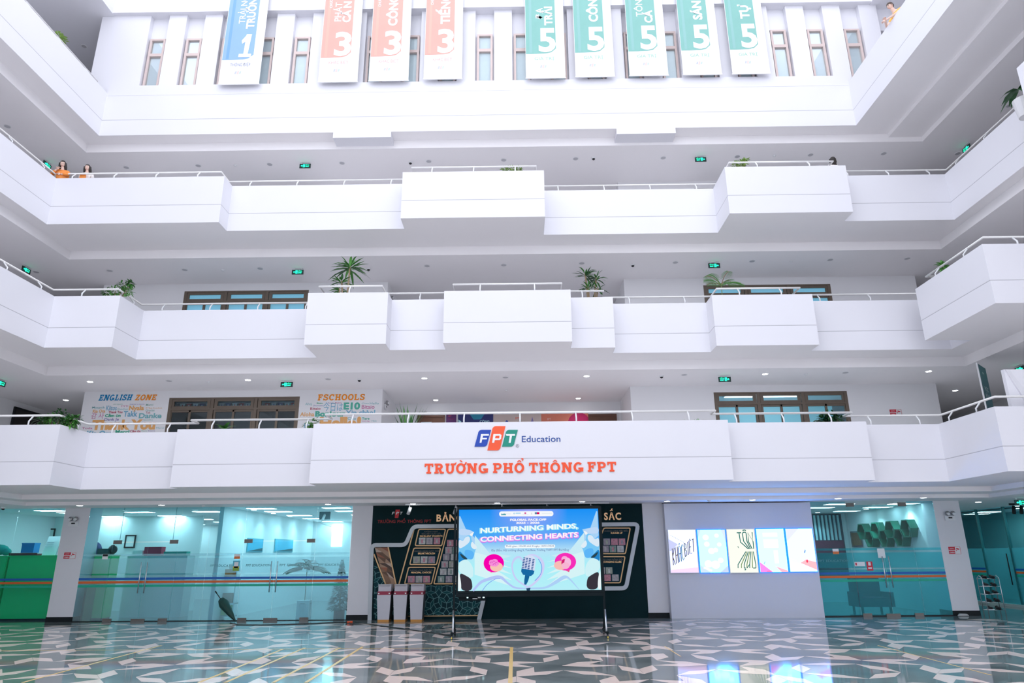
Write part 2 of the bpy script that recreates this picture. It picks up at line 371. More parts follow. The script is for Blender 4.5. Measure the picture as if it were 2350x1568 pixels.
# ---- hall walls and columns
for nm,x0,x1,lab in (('wall_column',-15.14,-14.30,'white square column with a camera notice beside the green cabinets'),
                     ('wall_column',-5.55,-4.88,'white column between the glass office and the black display wall'),
                     ('wall_column',4.02,4.68,'white column between the black display wall and the poster wall'),
                     ('wall_column',13.58,14.42,'white square column with a camera notice beside the shoe rack')):
    c = struct(nm, MB().box(x0,D,0,x1,D+.7,3.535), mat('column_paint_shaded',(0.76,0.76,0.80),.6,var=.012), lab, 'column')  # white paint greyed, the hall's shade put into the colour
    b = MB().box(x0-.012,D-.015,0,x1+.012,D+.7,.15).build('baseboard', BLACKB, c)
struct('wall_poster', MB().box(4.68,23.2,0,9.43,D+.3,3.5), mat('poster_wall_paint_shaded',(0.64,0.66,0.74),.5,var=.01), 'white projecting wall carrying five lit posters', 'wall')  # white wall with its bluish-grey shade put into the paint
struct('wall_bay', MB().box(-4.9,D+.08,0,4.05,D+.3,3.54), WHITE, 'plain wall behind the black display board', 'wall')
# office rooms behind the glass
OFFW = mat('office_wall',(0.72,0.78,0.80),.7,var=.01); 
struct('wall_office', MB().box(-18.6,36.0,0,-5.4,36.2,3.53), OFFW, 'rear wall of the office', 'wall')
struct('wall_office', MB().box(-5.4,24.2,0,-5.2,36.2,3.53), OFFW, 'side wall of the meeting room', 'wall')
P0 = atY(511,1166,D)
struct('wall_partition', MB().box(P0.x-.04,D+.03,0,P0.x+.05,36.0,3.53), OFFW, 'thin white partition between office and meeting room', 'wall')
struct('wall_office', MB().box(9.3,30.4,0,13.95,30.6,3.53), OFFW, 'rear wall of the reading room', 'wall')
struct('wall_office', MB().box(13.75,D+.7,0,13.95,30.6,3.53), OFFW, 'side wall of the reading room', 'wall')
struct('wall_office', MB().box(9.3,D+.3,0,9.42,30.4,3.53), OFFW, 'left side wall of the reading room', 'wall')

# ================================================================== floor: Penrose stone with pale inlays
fm = bpy.data.materials.new('polished_grey_stone'); fm.use_nodes = True; nt = fm.node_tree; bs = nt.nodes['Principled BSDF']
tc = nt.nodes.new('ShaderNodeTexCoord'); nz = nt.nodes.new('ShaderNodeTexNoise'); nz.inputs['Scale'].default_value = 0.9; nz.inputs['Detail'].default_value = 8; nz.inputs['Roughness'].default_value = .62
rp = nt.nodes.new('ShaderNodeValToRGB'); rp.color_ramp.elements[0].position = .3; rp.color_ramp.elements[0].color = (0.115,0.14,0.145,1); rp.color_ramp.elements[1].position = .75; rp.color_ramp.elements[1].color = (0.29,0.325,0.325,1)
nt.links.new(tc.outputs['Object'], nz.inputs['Vector']); nt.links.new(nz.outputs['Fac'], rp.inputs[0]); nt.links.new(rp.outputs[0], bs.inputs['Base Color'])
bs.inputs['Roughness'].default_value = .06; bs.inputs['Specular IOR Level'].default_value = .62
FLOORM = fm
INLAY = mat('pale_inlay_stone', (0.88,0.73,0.67), .07, var=.06, vscale=3, spec=.5)
struct('wall_added_wing', MB().box(-60,-80,0,60,-10,11), mat('added_wing_paint',(0.82,0.82,0.84),.8,var=.02), 'white unseen wing added opposite the balconies to block low sky', 'wall')  # unseen wing added to cut low sky light from the hall
struct('ground', MB().box(-60,-80,-.22,60,10.7,-.02), mat('added_bounce_paving',(0.88,0.87,0.85),.8,var=.04), 'pale unseen paving added in front of the hall to bounce light', 'ground')  # unseen paving added to bounce light up onto the ceilings
flo = struct('floor', MB().box(XL,10.5,-.2,XR,YF,0), FLOORM, 'polished grey stone floor inlaid with pale slivers', 'floor')
def penrose(cx, cy, s, R, phase=(.2,.17,.31,.12,.7)):
    e = [(math.cos(2*math.pi*j/5+math.pi/2), math.sin(2*math.pi*j/5+math.pi/2)) for j in range(5)]
    N = int(R/s*1.0)+3; out = []
    for j in range(5):
        for k in range(j+1,5):
            det = e[j][0]*e[k][1]-e[j][1]*e[k][0]
            for a in range(-N,N+1):
                for b in range(-N,N+1):
                    p = a+.5-phase[j]; q = b+.5-phase[k]
                    x = (p*e[k][1]-q*e[j][1])/det; y = (e[j][0]*q-e[k][0]*p)/det
                    K = [math.ceil(x*e[i][0]+y*e[i][1]+phase[i]-.5) for i in range(5)]
                    K[j] = a; K[k] = b
                    X = sum(K[i]*e[i][0] for i in range(5)); Y = sum(K[i]*e[i][1] for i in range(5))
                    if abs(X*s) > R+1 or abs(Y*s) > R+1: continue
                    vs = [(X,Y),(X+e[j][0],Y+e[j][1]),(X+e[j][0]+e[k][0],Y+e[j][1]+e[k][1]),(X+e[k][0],Y+e[k][1])]
                    out.append(((k-j) in (2,3), [(cx+u*s, cy+v*s) for u,v in vs]))
    return out
cand = []
for thin,vs in penrose(-.6, 15.5, .53, 17):
    if not thin: continue
    mx = sum(p[0] for p in vs)/4; my = sum(p[1] for p in vs)/4
    if min(p[1] for p in vs) < 10.6 or max(p[1] for p in vs) > 23.15 or abs(mx) > 17.5: continue
    if mx > 4.5 and mx < 9.6 and max(p[1] for p in vs) > 23.15: continue
    halfw = my*.78
    vis = my > 11.7 and abs(mx) < halfw
    cand.append((0 if vis else 1, my, vs))
cand.sort(key=lambda c: (c[0], c[1]))
def rhomb(mb, vs):
    a = vs
    ar = sum(a[i][0]*a[(i+1)%4][1]-a[(i+1)%4][0]*a[i][1] for i in range(4))
    if ar < 0: a = a[::-1]
    cx = sum(p[0] for p in a)/4; cy = sum(p[1] for p in a)/4
    a = [(cx+(p[0]-cx)*.985, cy+(p[1]-cy)*.985) for p in a]
    return mb.prism([(x,y,-.004) for x,y in a], [(x,y,.0015) for x,y in a])
rest = MB()
for i,(f,my,vs) in enumerate(cand):
    if f == 0 and i < 300: rhomb(MB(), vs).build('inlay_sliver', INLAY, flo)
    else: rhomb(rest, vs)
rest.build('inlay_field', INLAY, flo)['kind'] = 'stuff'
YELL = mat('yellow_court_paint', (0.72,0.48,0.16), .3, var=.1)
for i,(a,b,w) in enumerate((((52,1567),(370,1482),.05),((457,1567),(650,1490),.06),((517,1567),(700,1487),.06),((627,1567),(780,1487),.06),((702,1567),(832,1485),.06),((1174,1486),(1171,1568),.07),((2015,1482),(2275,1550),.03),((0,1494),(1165,1487),.03),((1525,1484),(1562,1507),.03))):
    p, q = atZ(*a,0), atZ(*b,0); d = (q-p); 
    if i < 6: q = q if q.y < p.y else q; 
    n = Vector((-d.y,d.x,0)).normalized()*w/2
    MB().prism([tuple(v+Vector((0,0,.0005))) for v in (p-n,q-n,q+n,p+n)], [tuple(v+Vector((0,0,.0025))) for v in (p-n,q-n,q+n,p+n)]).build('court_line', YELL, flo)

# ================================================================== handrails
def handrail(k, label, path=None, z=None, skip=()):
    path = path or PATH[k]; z = z if z is not None else ZB[k]+HP
    rp = offs(path, .24); root = thing('handrail', (rp[0][0],rp[0][1],z), label, 'handrail')
    mb = MB().tube([(x,y,z+.30) for x,y in rp], .032, 8)
    mb.build('rail', RAILM, root, smooth=True)
    for i in range(len(rp)-1):
        a, b = Vector(rp[i]), Vector(rp[i+1]); L = (b-a).length
        if L < .8: continue
        n = max(1, round(L/1.45)); o = Vector(path[i+1])-Vector(path[i]); nn = Vector((-o.y,o.x)).normalized()
        for j in range(n):
            p = a.lerp(b, (j+.5)/n)
            if p.y < 4 or abs(p.x) > 19: continue
            q = p - nn*.14
            MB().tube([(q.x,q.y,z-.02),(q.x,q.y,z+.12),(p.x,p.y,z+.285)], .022, 6).build('post', WHITEP, root, smooth=True)
    return root
handrail(1, 'white tubular handrail along the parapet of the lowest balcony')
handrail(2, 'white tubular handrail along the parapet of the middle balcony')
handrail(3, 'white tubular handrail along the parapet of the upper balcony')
handrail(4, 'white tubular handrail along the left top gallery', [(-14.35,YN),(-14.35,20.2)], Z4+1.70)
# ================================================================== windows of the balconies
def big_window(k, j):
    x0, x1 = WIN[j]; zf = ZB[k]+FLR-.02; zt = {1:7.26,2:11.24,3:15.2}[k]; zs = zf+.9; Y = D+.05
    n = {(1,0):1,(1,1):2,(2,0):3,(2,1):4,(3,0):5,(3,1):6}[(k,j)]
    root = tag(thing(f'window_{n}', (x0,Y,zs), f'bronze framed three-bay window behind the {WHERE[k]}, {"next to the english words mural" if j==0 else "next to the plain right wall end"}', 'window'), kind='structure')
    fw = .11; W3 = (x1-x0)/3; ztr = zt-.41
    fr = MB(); fr.box(x0,Y-.05,zt-.05,x1,Y+.08,zt); fr.box(x0,Y-.05,zs,x1,Y+.08,zs+.08); fr.box(x0,Y-.05,ztr-.03,x1,Y+.08,ztr+.03)
    for i in range(4): fr.box(x0+i*W3-(fw/2 if i else 0)-(fw/2 if i==3 else 0),Y-.05,zs,x0+i*W3+(fw/2 if i<3 else 0)+(fw/2 if i==0 else 0),Y+.08,zt)
    fr.build('window_frame', BRONZE, root)
    for i in range(3):
        a, b = x0+i*W3+.07, x0+(i+1)*W3-.07
        s = MB()                                                   # transom sash
        s.box(a,Y-.03,ztr+.03,b,Y+.03,ztr+.11); s.box(a,Y-.03,zt-.13,b,Y+.03,zt-.05); s.box(a,Y-.03,ztr+.03,a+.11,Y+.03,zt-.05); s.box(b-.11,Y-.03,ztr+.03,b,Y+.03,zt-.05)
        s = s.build('transom_sash', BRONZE, root)
        MB().box(a+.11,Y,ztr+.11,b-.11,Y+.01,zt-.13).build('pane', WGLASS, s)
        m = (a+b)/2
        for u,v in ((a,m+.03),(m-.03,b)):
            q = MB(); q.box(u,Y-.02,zs+.08,u+.07,Y+.03,ztr-.03); q.box(v-.07,Y-.02,zs+.08,v,Y+.03,ztr-.03); q.box(u,Y-.02,ztr-.10,v,Y+.03,ztr-.03); q.box(u,Y-.02,zs+.08,v,Y+.03,zs+.15)
            q = q.build('sliding_sash', BRONZE, root)
            MB().box(u+.07,Y,zs+.15,v-.07,Y+.01,ztr-.10).build('pane', WGLASS, q)
    return root
for k in (1,2,3):
    for j in (0,1): big_window(k, j)
# unseen classroom lamp added to brighten the room behind the window
for k,j in ((1,1),):
    x0,x1 = WIN[j]; zc = {1:7.49,2:11.51}[k]
    t = thing('added_classroom_lamp', ((x0+x1)/2,D+1.4,zc), f'added unseen ceiling panel lighting the classroom of the {WHERE[k]}, {["left","right"][j]} window', 'lamp')
    MB().box(x0+.8,D+1.1,zc-.05,x1-.8,D+1.7,zc).build('housing', WHITEP, t)
    MB().box(x0+.85,D+1.15,zc-.06,x1-.85,D+1.65,zc-.05).build('diffuser', emis('class_glow%d%d'%(k,j),(0.75,0.92,1.0), 9.0 if k==2 else 5.0), t)
# bunting behind the lower left window
FL = [mat('flag_white',(.62,.62,.62),.8), mat('flag_red',(.42,.06,.06),.8), mat('flag_blue',(.08,.10,.25),.8)]
x0,x1 = WIN[0]
for i in range(18):
    x = x0+.22+i*(x1-x0-.4)/18
    t = MB().plate([(x,7.12),(x+.19,7.12),(x+.13,6.92),(x+.06,6.92)], D+.35, D+.36)
    f = t.build('bunting_flag', FL[(0,1,0,2)[i%4]], org=(x,D+.35,6.92))
    MB().plate([(x+.06,7.0),(x+.13,7.0),(x+.11,7.08),(x+.08,7.08)], D+.345, D+.35).build('emblem', FL[(1,0,2,0)[i%4]], f)
    tag(f, ['white bunting flag with red mark hung inside the dark window','red bunting flag with white mark hung inside the dark window','white bunting flag with blue mark hung inside the dark window','dark blue bunting flag with pale mark hung inside the dark window'][i%4], 'flag', 'bunting flags behind the lower left window')
tag(MB().tube([(x0+.1,D+.365,7.13),(x1-.1,D+.365,7.13)], .008, 5).build('bunting_string', WHITEP, org=(x0,D+.36,7.13)), 'thin string holding the bunting flags', 'string')

# slit windows of the top wall
SLIT = mat('slit_frame',(0.66,0.54,0.51),.5,var=.04); BLIND = mat('pale_blind',(0.78,0.80,0.82),.8,var=.05,vscale=8)
SGL = glassmat('slit_glass',(0.92,0.96,0.97),.4)
for i,x in enumerate(xs[:20]):
    r = tag(thing(f'window_{i+7}', (x,20.74,17.75), 'narrow slit window with a pinkish frame in the top wall', 'window', 'slit windows of the top wall'), kind='structure')
    f = MB(); z0,z1 = 17.6,20.0; zt = z1-.31*2.15
    f.box(x,20.68,z0,x+.075,20.80,z1); f.box(x+WW-.075,20.68,z0,x+WW,20.80,z1); f.box(x,20.68,z1-.07,x+WW,20.80,z1); f.box(x,20.68,zt-.09,x+WW,20.80,zt+.03); f.box(x,20.68,z0,x+WW,20.80,z0+.06)
    f.build('window_frame', SLIT, r)
    MB().box(x+.075,20.74,zt+.03,x+WW-.075,20.75,z1-.07).build('pane', SGL, r)
    MB().box(x+.075,20.74,z0+.06,x+WW-.075,20.75,zt-.09).build('pane', SGL, r)
    MB().box(x+.04,20.785,z0,x+WW-.04,20.797,z1-.02).build('blind', BLIND, r)

# ================================================================== ceiling fittings
def downlight(p, lit, label, group, r=.085, power=22):
    t = thing('downlight', (p.x,p.y,p.z), label, 'lamp', group)
    MB().disc((p.x,p.y,p.z-.012), r+.02, .014, 20).build('trim_ring', WHITEP, t)
    MB().disc((p.x,p.y,p.z-.016), r, .006, 20).build('lens', LAMP if lit else mat('unlit_lens',(.50,.50,.53),.4), t)
    if lit:
        l = bpy.data.lights.new('spot', 'SPOT'); l.energy = power; l.spot_size = 2.2; l.spot_blend = .8; l.color = (.85,.95,1); l.shadow_soft_size = .08
        o = bpy.data.objects.new('spot', l); COL.objects.link(o); o.parent = t; o.location = (0,0,-.03)
    return t
for x,y in ((207,876),(569,872),(974,868),(1346,863),(1756,858),(2131,852)): downlight(atZ(x,y,7.5), True, 'glowing round downlight in the front row of the lowest balcony ceiling', 'lit downlights of the lowest balcony')
for x,y in ((1000,918),(1327,914)): downlight(atZ(x,y,7.5), True, 'glowing round downlight in the lobby recess by the posters', 'lit lobby downlights')
downlight(atZ(151,918,7.5), True, 'glowing downlight deep in the left gallery beside the dark door', None)
downlight(atZ(2192,896,7.5), True, 'glowing downlight deep in the right gallery behind the tall banner', None)
for x,y in ((388,874),(1160,866),(1570,860),(1940,855),(753,870)): downlight(atZ(x,y,7.5), False, 'unlit downlight in the lowest balcony ceiling', 'unlit downlights of the lowest balcony')
for x,y in ((252,621),(424,619),(597,616),(980,610),(1156,608),(1550,602),(1726,599),(1905,596),(2082,593),(1335,604),(83,624)): downlight(atZ(x,y,11.52), False, 'unlit downlight in the middle balcony ceiling', 'unlit downlights of the middle balcony')
for x,y in ((290,384),(455,380),(619,377),(785,374),(984,370),(1156,367),(1321,364),(1522,362),(1692,359),(1860,355),(2028,352),(2198,352),(2316,242),(17,290)): downlight(atZ(x,y,15.5), False, 'unlit downlight in the upper balcony ceiling', 'unlit downlights of the upper balcony')
downlight(atZ(193,106,20.95), False, 'unlit downlight in the ceiling of the left top gallery', None)
for x,y in ((183,1160),(371,1159),(753,1157),(948,1156),(1141,1154),(1336,1151),(1531,1150),(1727,1147),(1923,1144),(2119,1142)): downlight(atZ(x,y,3.53), True, 'glowing round downlight in the hall ceiling before the rooms', 'lit downlights of the hall ceiling', power=5)
downlight(atZ(2245,1152,3.53), True, 'glowing downlight in the ceiling right of the square column', 'lit downlights beyond the right column')
downlight(atZ(2335,1161,3.53), True, 'glowing downlight in the ceiling right of the square column', 'lit downlights beyond the right column')
def detector(p, label, group):
    t = thing('smoke_detector', (p.x,p.y,p.z), label, 'detector', group)
    MB().disc((p.x,p.y,p.z-.02), .06, .02, 16).build('base', WHITEP, t); MB().disc((p.x,p.y,p.z-.05), .03, .03, 12, .05).build('sensor', WHITEP, t)
for x,y,z,w in ((540,379,15.5,'upper'),(1777,357,15.5,'upper'),(512,619,11.52,'middle'),(1816,598,11.52,'middle'),(479,876,7.5,'lowest'),(1849,858,7.5,'lowest'),(1162,895,7.5,'lowest')):
    detector(atZ(x,y,z), f'white smoke detector on the {w} balcony ceiling', f'smoke detectors of the {w} balcony')
detector(atZ(467,1160,3.53), 'white smoke detector on the hall ceiling before the glass office', None); detector(atZ(1627,1148,3.53), 'white smoke detector on the hall ceiling above the lit posters', None)
BLK = mat('camera_dome',(.015,.015,.018),.15)
def dome(p, label, group=None):
    t = thing('dome_camera', (p.x,p.y,p.z), label, 'camera', group)
    MB().disc((p.x,p.y,p.z-.05), .07, .05, 16).build('housing', WHITEP, t); MB().ball((p.x,p.y,p.z-.05), .055, (1,1,.9)).build('dome', BLK, t, True)
for x,y,z,w in ((942,374,15.5,'upper'),(1362,364,15.5,'upper'),(846,618,11.52,'middle'),(1452,609,11.52,'middle'),(825,872,7.5,'lowest'),(1518,864,7.5,'lowest')):
    dome(atZ(x,y-2,z), f'black dome camera on the {w} balcony ceiling', f'dome cameras of the {w} balcony')
dome(atZ(8,1164,3.53), 'black dome camera over the green cabinets at the far end'); 
EXB = mat('exit_box',(.015,.05,.045),.3); EXG = emis('exit_green',(0.02,0.95,0.50),1.6)
def exit_sign(p, d, label, group, flip=1, w=.40, h=.17):
    """p hanging point, d horizontal unit vector along the sign"""
    d = Vector(d); n = Vector((d.y,-d.x,0)); t = thing('exit_sign', tuple(p), label, 'exit sign', group)
    def bx(mb, u0,v0,u1,v1,n0,n1):
        q = lambda u,v,k: tuple(p + d*u*flip + Vector((0,0,v)) + n*k)
        return mb.prism([q(u0,v0,n0),q(u1,v0,n0),q(u1,v1,n0),q(u0,v1,n0)],[q(u0,v0,n1),q(u1,v0,n1),q(u1,v1,n1),q(u0,v1,n1)])
    bx(MB(), -w/2,-.06-h,w/2,-.06,-.015,.015).build('housing', EXB, t)
    m = bx(MB(), -.14,-.06,-.12,0,-.006,.006); bx(m,.12,-.06,.14,0,-.006,.006); bx(m,-.18,-.012,.18,0,-.03,.03); m.build('bracket', WHITEP, t)
    c = -.06-h/2; m = MB()
    q = lambda u,v: tuple(p + d*u*flip + Vector((0,0,c+v)) + n*.018)
    for poly in ([(-.155,0),(-.115,.035),(-.115,-.035)],[(-.115,-.014),(-.085,-.014),(-.085,.014),(-.115,.014)],   # arrow
                 [(-.075,-.06),(.0,-.06),(.0,.06),(-.075,.06)]):                                                 # door
        m.face([q(*a) for a in poly])
    m.build('pictogram', EXG, t)
    m = MB()                                                                                                     # running figure
    for poly in ([(-.05,.03),(-.036,.045),(-.022,.03),(-.036,.016)],[(-.058,-.02),(-.03,.012),(-.018,.004),(-.04,-.026)],[(-.058,-.02),(-.075,-.05),(-.06,-.052),(-.045,-.024)],[(-.045,-.02),(-.02,-.05),(-.034,-.052),(-.054,-.022)]):
        m.face([tuple(Vector(q(*a))+n*.002) for a in poly])
    m.build('figure', EXB, t)
    m = MB(); O = p + d*(.085)*flip + n*.018
    put_text(m, 'LỐI RA', (O+Vector((0,0,c+.018)), d, (0,0,1)), .14, .032, .02); m.build('lettering', EXG, t); m = MB(); put_text(m, 'EXIT', (O+Vector((0,0,c-.05)), d, (0,0,1)), .12, .042, .03); m.build('lettering', EXG, t)
    return t
X_ = (1,0,0)
for x,y,z,w,fl in ((701,373,15.5,'upper',1),(684,616,11.52,'middle',1),(659,873,7.5,'lowest',1)): exit_sign(atZ(x,y,z), X_, f'green exit sign pointing left, hung over the {w} balcony', None, fl)
for x,y,z,w,fl in ((1607,358,15.5,'upper',-1),(1638,601,11.52,'middle',-1),(1662,861,7.5,'lowest',-1)): exit_sign(atZ(x,y,z), X_, f'green exit sign pointing right, hung over the {w} balcony', None, fl)
for x,y,z,w in ((110,371,15.5,'upper'),(62,611,11.52,'middle'),(4,870,7.5,'lowest')): exit_sign(atZ(x,y,z), (0,1,0), f'green exit sign seen edgewise in the left gallery of the {w} balcony', None, 1)
for x,y,z,w in ((2216,333,15.5,'upper'),(2338,838,7.5,'lowest')): exit_sign(atZ(x,y,z), (0,-1,0), f'green exit sign seen edgewise in the right gallery of the {w} balcony', None, -1)
exit_sign(atZ(2341,1143,3.53), X_, 'green exit sign hung under the hall ceiling at the far right', None, 1)

# twin-head emergency lights and camera notices
def emergency(c, label, side=False):
    t = thing('emergency_light', tuple(c), label, 'emergency light'); c = Vector(c)
    def P(mb):                                # local frame: y towards the viewer side of the wall
        mb.v = [tuple(c + (Vector((-y,x,z)) if side else Vector((x,y,z)))) for x,y,z in mb.v]; return mb
    P(MB().box(-.16,-.05,-.17,.16,-.002,-.02)).build('body', WHITEP, t)
    for s in (-1,1):
        h = P(MB().ball((s*.09,-.085,.06), .075, (1,.7,1))).build('lamp_head', mat('chrome_head',(.35,.35,.36),.25,.6), t, True)
        P(MB().tube([(s*.09,-.12,.045),(s*.09,-.145,.035)], .045, 10)).build('lens', WHITEP, h)
    P(MB().box(-.06,-.056,-.10,.06,-.05,-.06)).build('label_plate', DARKM, t)
emergency(atY(171,1196,D), 'twin-head emergency light on the column beside the green cabinets')
emergency(atY(2178,1183,D), 'twin-head emergency light on the column beside the shoe rack')
emergency((-4.74,24.0,7.05), 'small twin-head emergency light in the corner of the poster lobby', True)
emergency((-4.74,24.0,11.0), 'small twin-head emergency light behind the middle balcony', True)
REDS = mat('notice_red',(.62,.02,.05),.5)
def notice(x0,y0,x1,y1,Y,label):
    X0,Z0,X1,Z1 = rectY(x0,y0,x1,y1,Y); w,h = X1-X0,Z1-Z0
    t = thing('camera_notice', (X0,Y,Z0), label, 'sign')
    MB().box(X0,Y-.008,Z0,X1,Y-.001,Z1).build('board', WHITEP, t)
    m = MB(); m.box(X0,Y-.011,Z0+.55*h,X0+.56*w,Y-.008,Z1-.02*h); m.box(X0,Y-.011,Z0+.02*h,X0+.50*w,Y-.008,Z0+.45*h); m.box(X0+.5*w,Y-.011,Z0,X1,Y-.008,Z0+.03*h); m.box(X1-.02*w,Y-.011,Z0,X1,Y-.008,Z1); m.box(X0+.5*w,Y-.011,Z1-.03*h,X1,Y-.008,Z1)
    m.build('red_panel', REDS, t)
    m = MB().plate([(X0+.62*w,Z0+.72*h),(X0+.86*w,Z0+.56*h),(X0+.92*w,Z0+.68*h),(X0+.70*w,Z0+.84*h)], Y-.012, Y-.008); m.plate([(X0+.58*w,Z0+.38*h),(X0+.62*w,Z0+.38*h),(X0+.76*w,Z0+.66*h),(X0+.70*w,Z0+.66*h)], Y-.012, Y-.008); m.build('camera_pictogram', REDS, t)
    m = MB(); put_text(m, 'CAMERA', ((X0+.26*w,Y-.0115,Z0+.14*h),(1,0,0),(0,0,1)), .40*w, .18*h, .02); put_text(m, 'CCTV', ((X0+.28*w,Y-.0115,Z0+.68*h),(1,0,0),(0,0,1)), .34*w, .14*h, .02); m.build('lettering', WHITEP, t)
notice(147,1268,174,1283,D,'red and white camera notice on the column beside the green cabinets')
notice(2177,1255,2204,1272,D,'red and white camera notice on the column beside the shoe rack')
notice(2042,940,2069,955,D,'red and white camera notice on the wall behind the lowest balcony')

# ================================================================== parapet logo and lettering
LB, LO, LG = mat('logo_blue',(.004,.055,.42),.45), mat('logo_orange',(.93,.10,.025),.45), mat('logo_green',(.0,.27,.19),.45)
LW = mat('logo_white',(.88,.88,.92),.5)
YM = 18.645
def px_poly(pts, Y): return [(atY(x,y,Y).x, atY(x,y,Y).z) for x,y in pts]
def tilepts(x0,y0,x1,y1,sl,r):
    """slanted tile with two rounded corners, pixel box of the photo"""
    L = []
    for a in range(0,91,15): t = math.radians(a); L.append((x0+sl+r-r*math.cos(t)-0, y0+r-r*math.sin(t)))
    L.append((x1,y0))
    w = []
    for a in range(0,91,15): t = math.radians(a); w.append((x1-sl-r+r*math.cos(t), y1-r+r*math.sin(t)))
    return L + w + [(x0,y1)]
lg = thing('wall_logo', tuple(atY(1138,1033,YM)), 'three slanted blue, orange and green logo tiles reading FPT on the lowest parapet', 'logo')
for (x0,y0,x1,y1),m,ch,(lx0,lx1) in (((1089,987,1127,1025.5),LB,'F',(1096,1122)),((1118.5,978.5,1160,1034),LO,'P',(1127,1151)),((1152,987,1188.5,1025.5),LG,'T',(1161,1182))):
    pts = tilepts(x0,y0,x1,y1,8 if ch != 'P' else 11,9)
    t = MB().plate(px_poly(pts,YM), YM-.018, YM).build('logo_tile', m, lg)
    X0,Z0,X1,Z1 = rectY(lx0,996.5,lx1,1016.5,YM-.02); w,h = X1-X0,Z1-Z0
    S = {'F':[[(.18,0),(.34,0),(.52,1),(.30,1)],[(.30,1),(.34,.80),(1.0,.80),(1.0,1)],[(.36,.55),(.36,.38),(.80,.38),(.84,.55)]],
         'P':[[(.10,0),(.30,0),(.46,1),(.22,1)],[(.25,1),(.25,.80),(.9,.80),(.9,1)],[(.25,.5),(.25,.30),(.86,.30),(.86,.5)],[(.76,.34),(.95,.42),(1.0,.9),(.82,.96)]],
         'T':[[(.0,1),(.06,.80),(1.0,.80),(1.0,1)],[(.30,0),(.52,0),(.68,.86),(.44,.86)]]}[ch]
    g = MB()
    for s in S: g.plate([(X0+a*w,Z0+b*h) for a,b in s], YM-.024, YM-.018)
    g.build('logo_letter', LW, t)
g = MB(); c = atY(1187.5,1023.5,YM); rr = .045
for i in range(20):
    a,b = 2*math.pi*i/20, 2*math.pi*(i+1)/20
    g.plate([(c.x+rr*math.cos(a),c.z+rr*math.sin(a)),(c.x+rr*math.cos(b),c.z+rr*math.sin(b)),(c.x+rr*.82*math.cos(b),c.z+rr*.82*math.sin(b)),(c.x+rr*.82*math.cos(a),c.z+rr*.82*math.sin(a))], YM-.006, YM)
put_text(g, 'R', ((c.x,YM-.006,c.z-.022),(1,0,0),(0,0,1)), None, .045, .01); g.build('registered_mark', mat('mark_grey',(.25,.25,.3),.6), lg)
g = MB(); X0,Z0,X1,Z1 = rectY(1197.5,1000.5,1286,1014.5,YM-.008); put_text(g, 'Education', ((X0,YM-.008,Z0),(1,0,0),(0,0,1)), X1-X0, Z1-Z0, 0.005, 0, 'l'); 
tag(g.build('wall_lettering', mat('education_blue',(.012,.07,.32),.5), org=(X0,YM-.008,Z0)), 'dark blue word Education beside the slanted logo tiles', 'lettering')
LR = mat('sign_orange',(.93,.085,.018),.45)
sg = thing('sign_lettering', tuple(atY(1195,1086,YM)), 'large orange slab letters TRƯỜNG PHỔ THÔNG FPT on the lowest parapet', 'sign lettering')
for wd,(x0,y0,x1,y1) in (('TRƯỜNG',(974.5,1064,1121,1087)),('PHỔ',(1131.5,1063,1203,1085.5)),('THÔNG',(1214,1062,1339.5,1084.5)),('FPT',(1348.5,1060.5,1414,1083))):
    slab_word(wd, x0,y0,x1,y1, YM, LR, sg, .02)

# ================================================================== mural of greetings behind the lowest balcony
MU = {n: mat('mural_'+n, c, .7) for n,c in dict(blue=(.0,.24,.52),orange=(.95,.30,.015),lor=(.86,.45,.16),sky=(.20,.47,.65),teal=(.22,.52,.55),green=(.02,.40,.24),red=(.48,.05,.11),purple=(.30,.25,.52),pink=(.62,.18,.38),mint=(.10,.48,.36),lgreen=(.30,.52,.45)).items()}
YMU = D-.004
t = thing('wall_mural', tuple(atY(293,985,YMU)), 'English Zone mural of thank-you words on the wall left of the dark window', 'mural')
slab_word('ENGLISH', 227,906,302,919.5, YMU, MU['blue'], t, .004, .25); slab_word('ZONE', 310,906,358,919, YMU, MU['orange'], t, .004, .25)
def M1(x): return 180+x*240/2350
def MY(y): return 880+y*240/2350
for b,x0,y0,x1,y1,c,bo in (('Motenik',310,520,600,565,'teal',.01),('Kia Ora',325,590,605,655,'lor',.03),('Kiitos',625,500,865,605,'sky',.02),('obrigado',780,455,1000,480,'lgreen',0),('TIYTI',950,495,1115,530,'pink',.01),('Nyala',1140,500,1475,600,'lor',.04),('Inquesi a manno',1155,455,1485,480,'purple',0),('Merci',1520,460,1680,505,'lgreen',.01),
    ('Gracias',1510,585,1710,630,'lgreen',.01),('Thank You',675,620,990,672,'red',.03),('Takk',1015,620,1330,745,'sky',.03),('Talk',1515,640,1620,680,'red',.01),('Cảm ơn',600,690,950,755,'green',.04),('Danke',1360,670,1870,780,'teal',.03),('Dank Je',585,780,910,840,'purple',.02),('Thank You',305,815,1730,1030,'lor',.05),
    ('Xin',215,905,325,940,'green',.02),('Kia Ora',185,1065,760,1190,'sky',.04),('Merci',830,1050,1145,1130,'green',.04),('Cảm ơn',1160,1050,1395,1100,'red',.03),('Merci',1415,1055,1540,1085,'lgreen',0),('Kiaora',1570,1055,1720,1080,'purple',0),('Merci',1745,985,1920,1020,'teal',0),('Quechua',870,555,1110,600,'teal',0),('Spasibo',1460,805,1675,835,'lgreen',0),('Toda',80,985,315,1030,'pink',.01),('Mahalo',1520,540,1880,570,'lor',-.01),('감 사',290,680,570,790,'pink',0)):
    wall_text(b, M1(x0),MY(y0),M1(x1),MY(y1), YMU, MU[c], t, bo, name='word')
t = thing('wall_mural', tuple(atY(790,980,YMU)), 'FSCHOOLS mural of greeting words on the wall right of the dark window', 'mural')
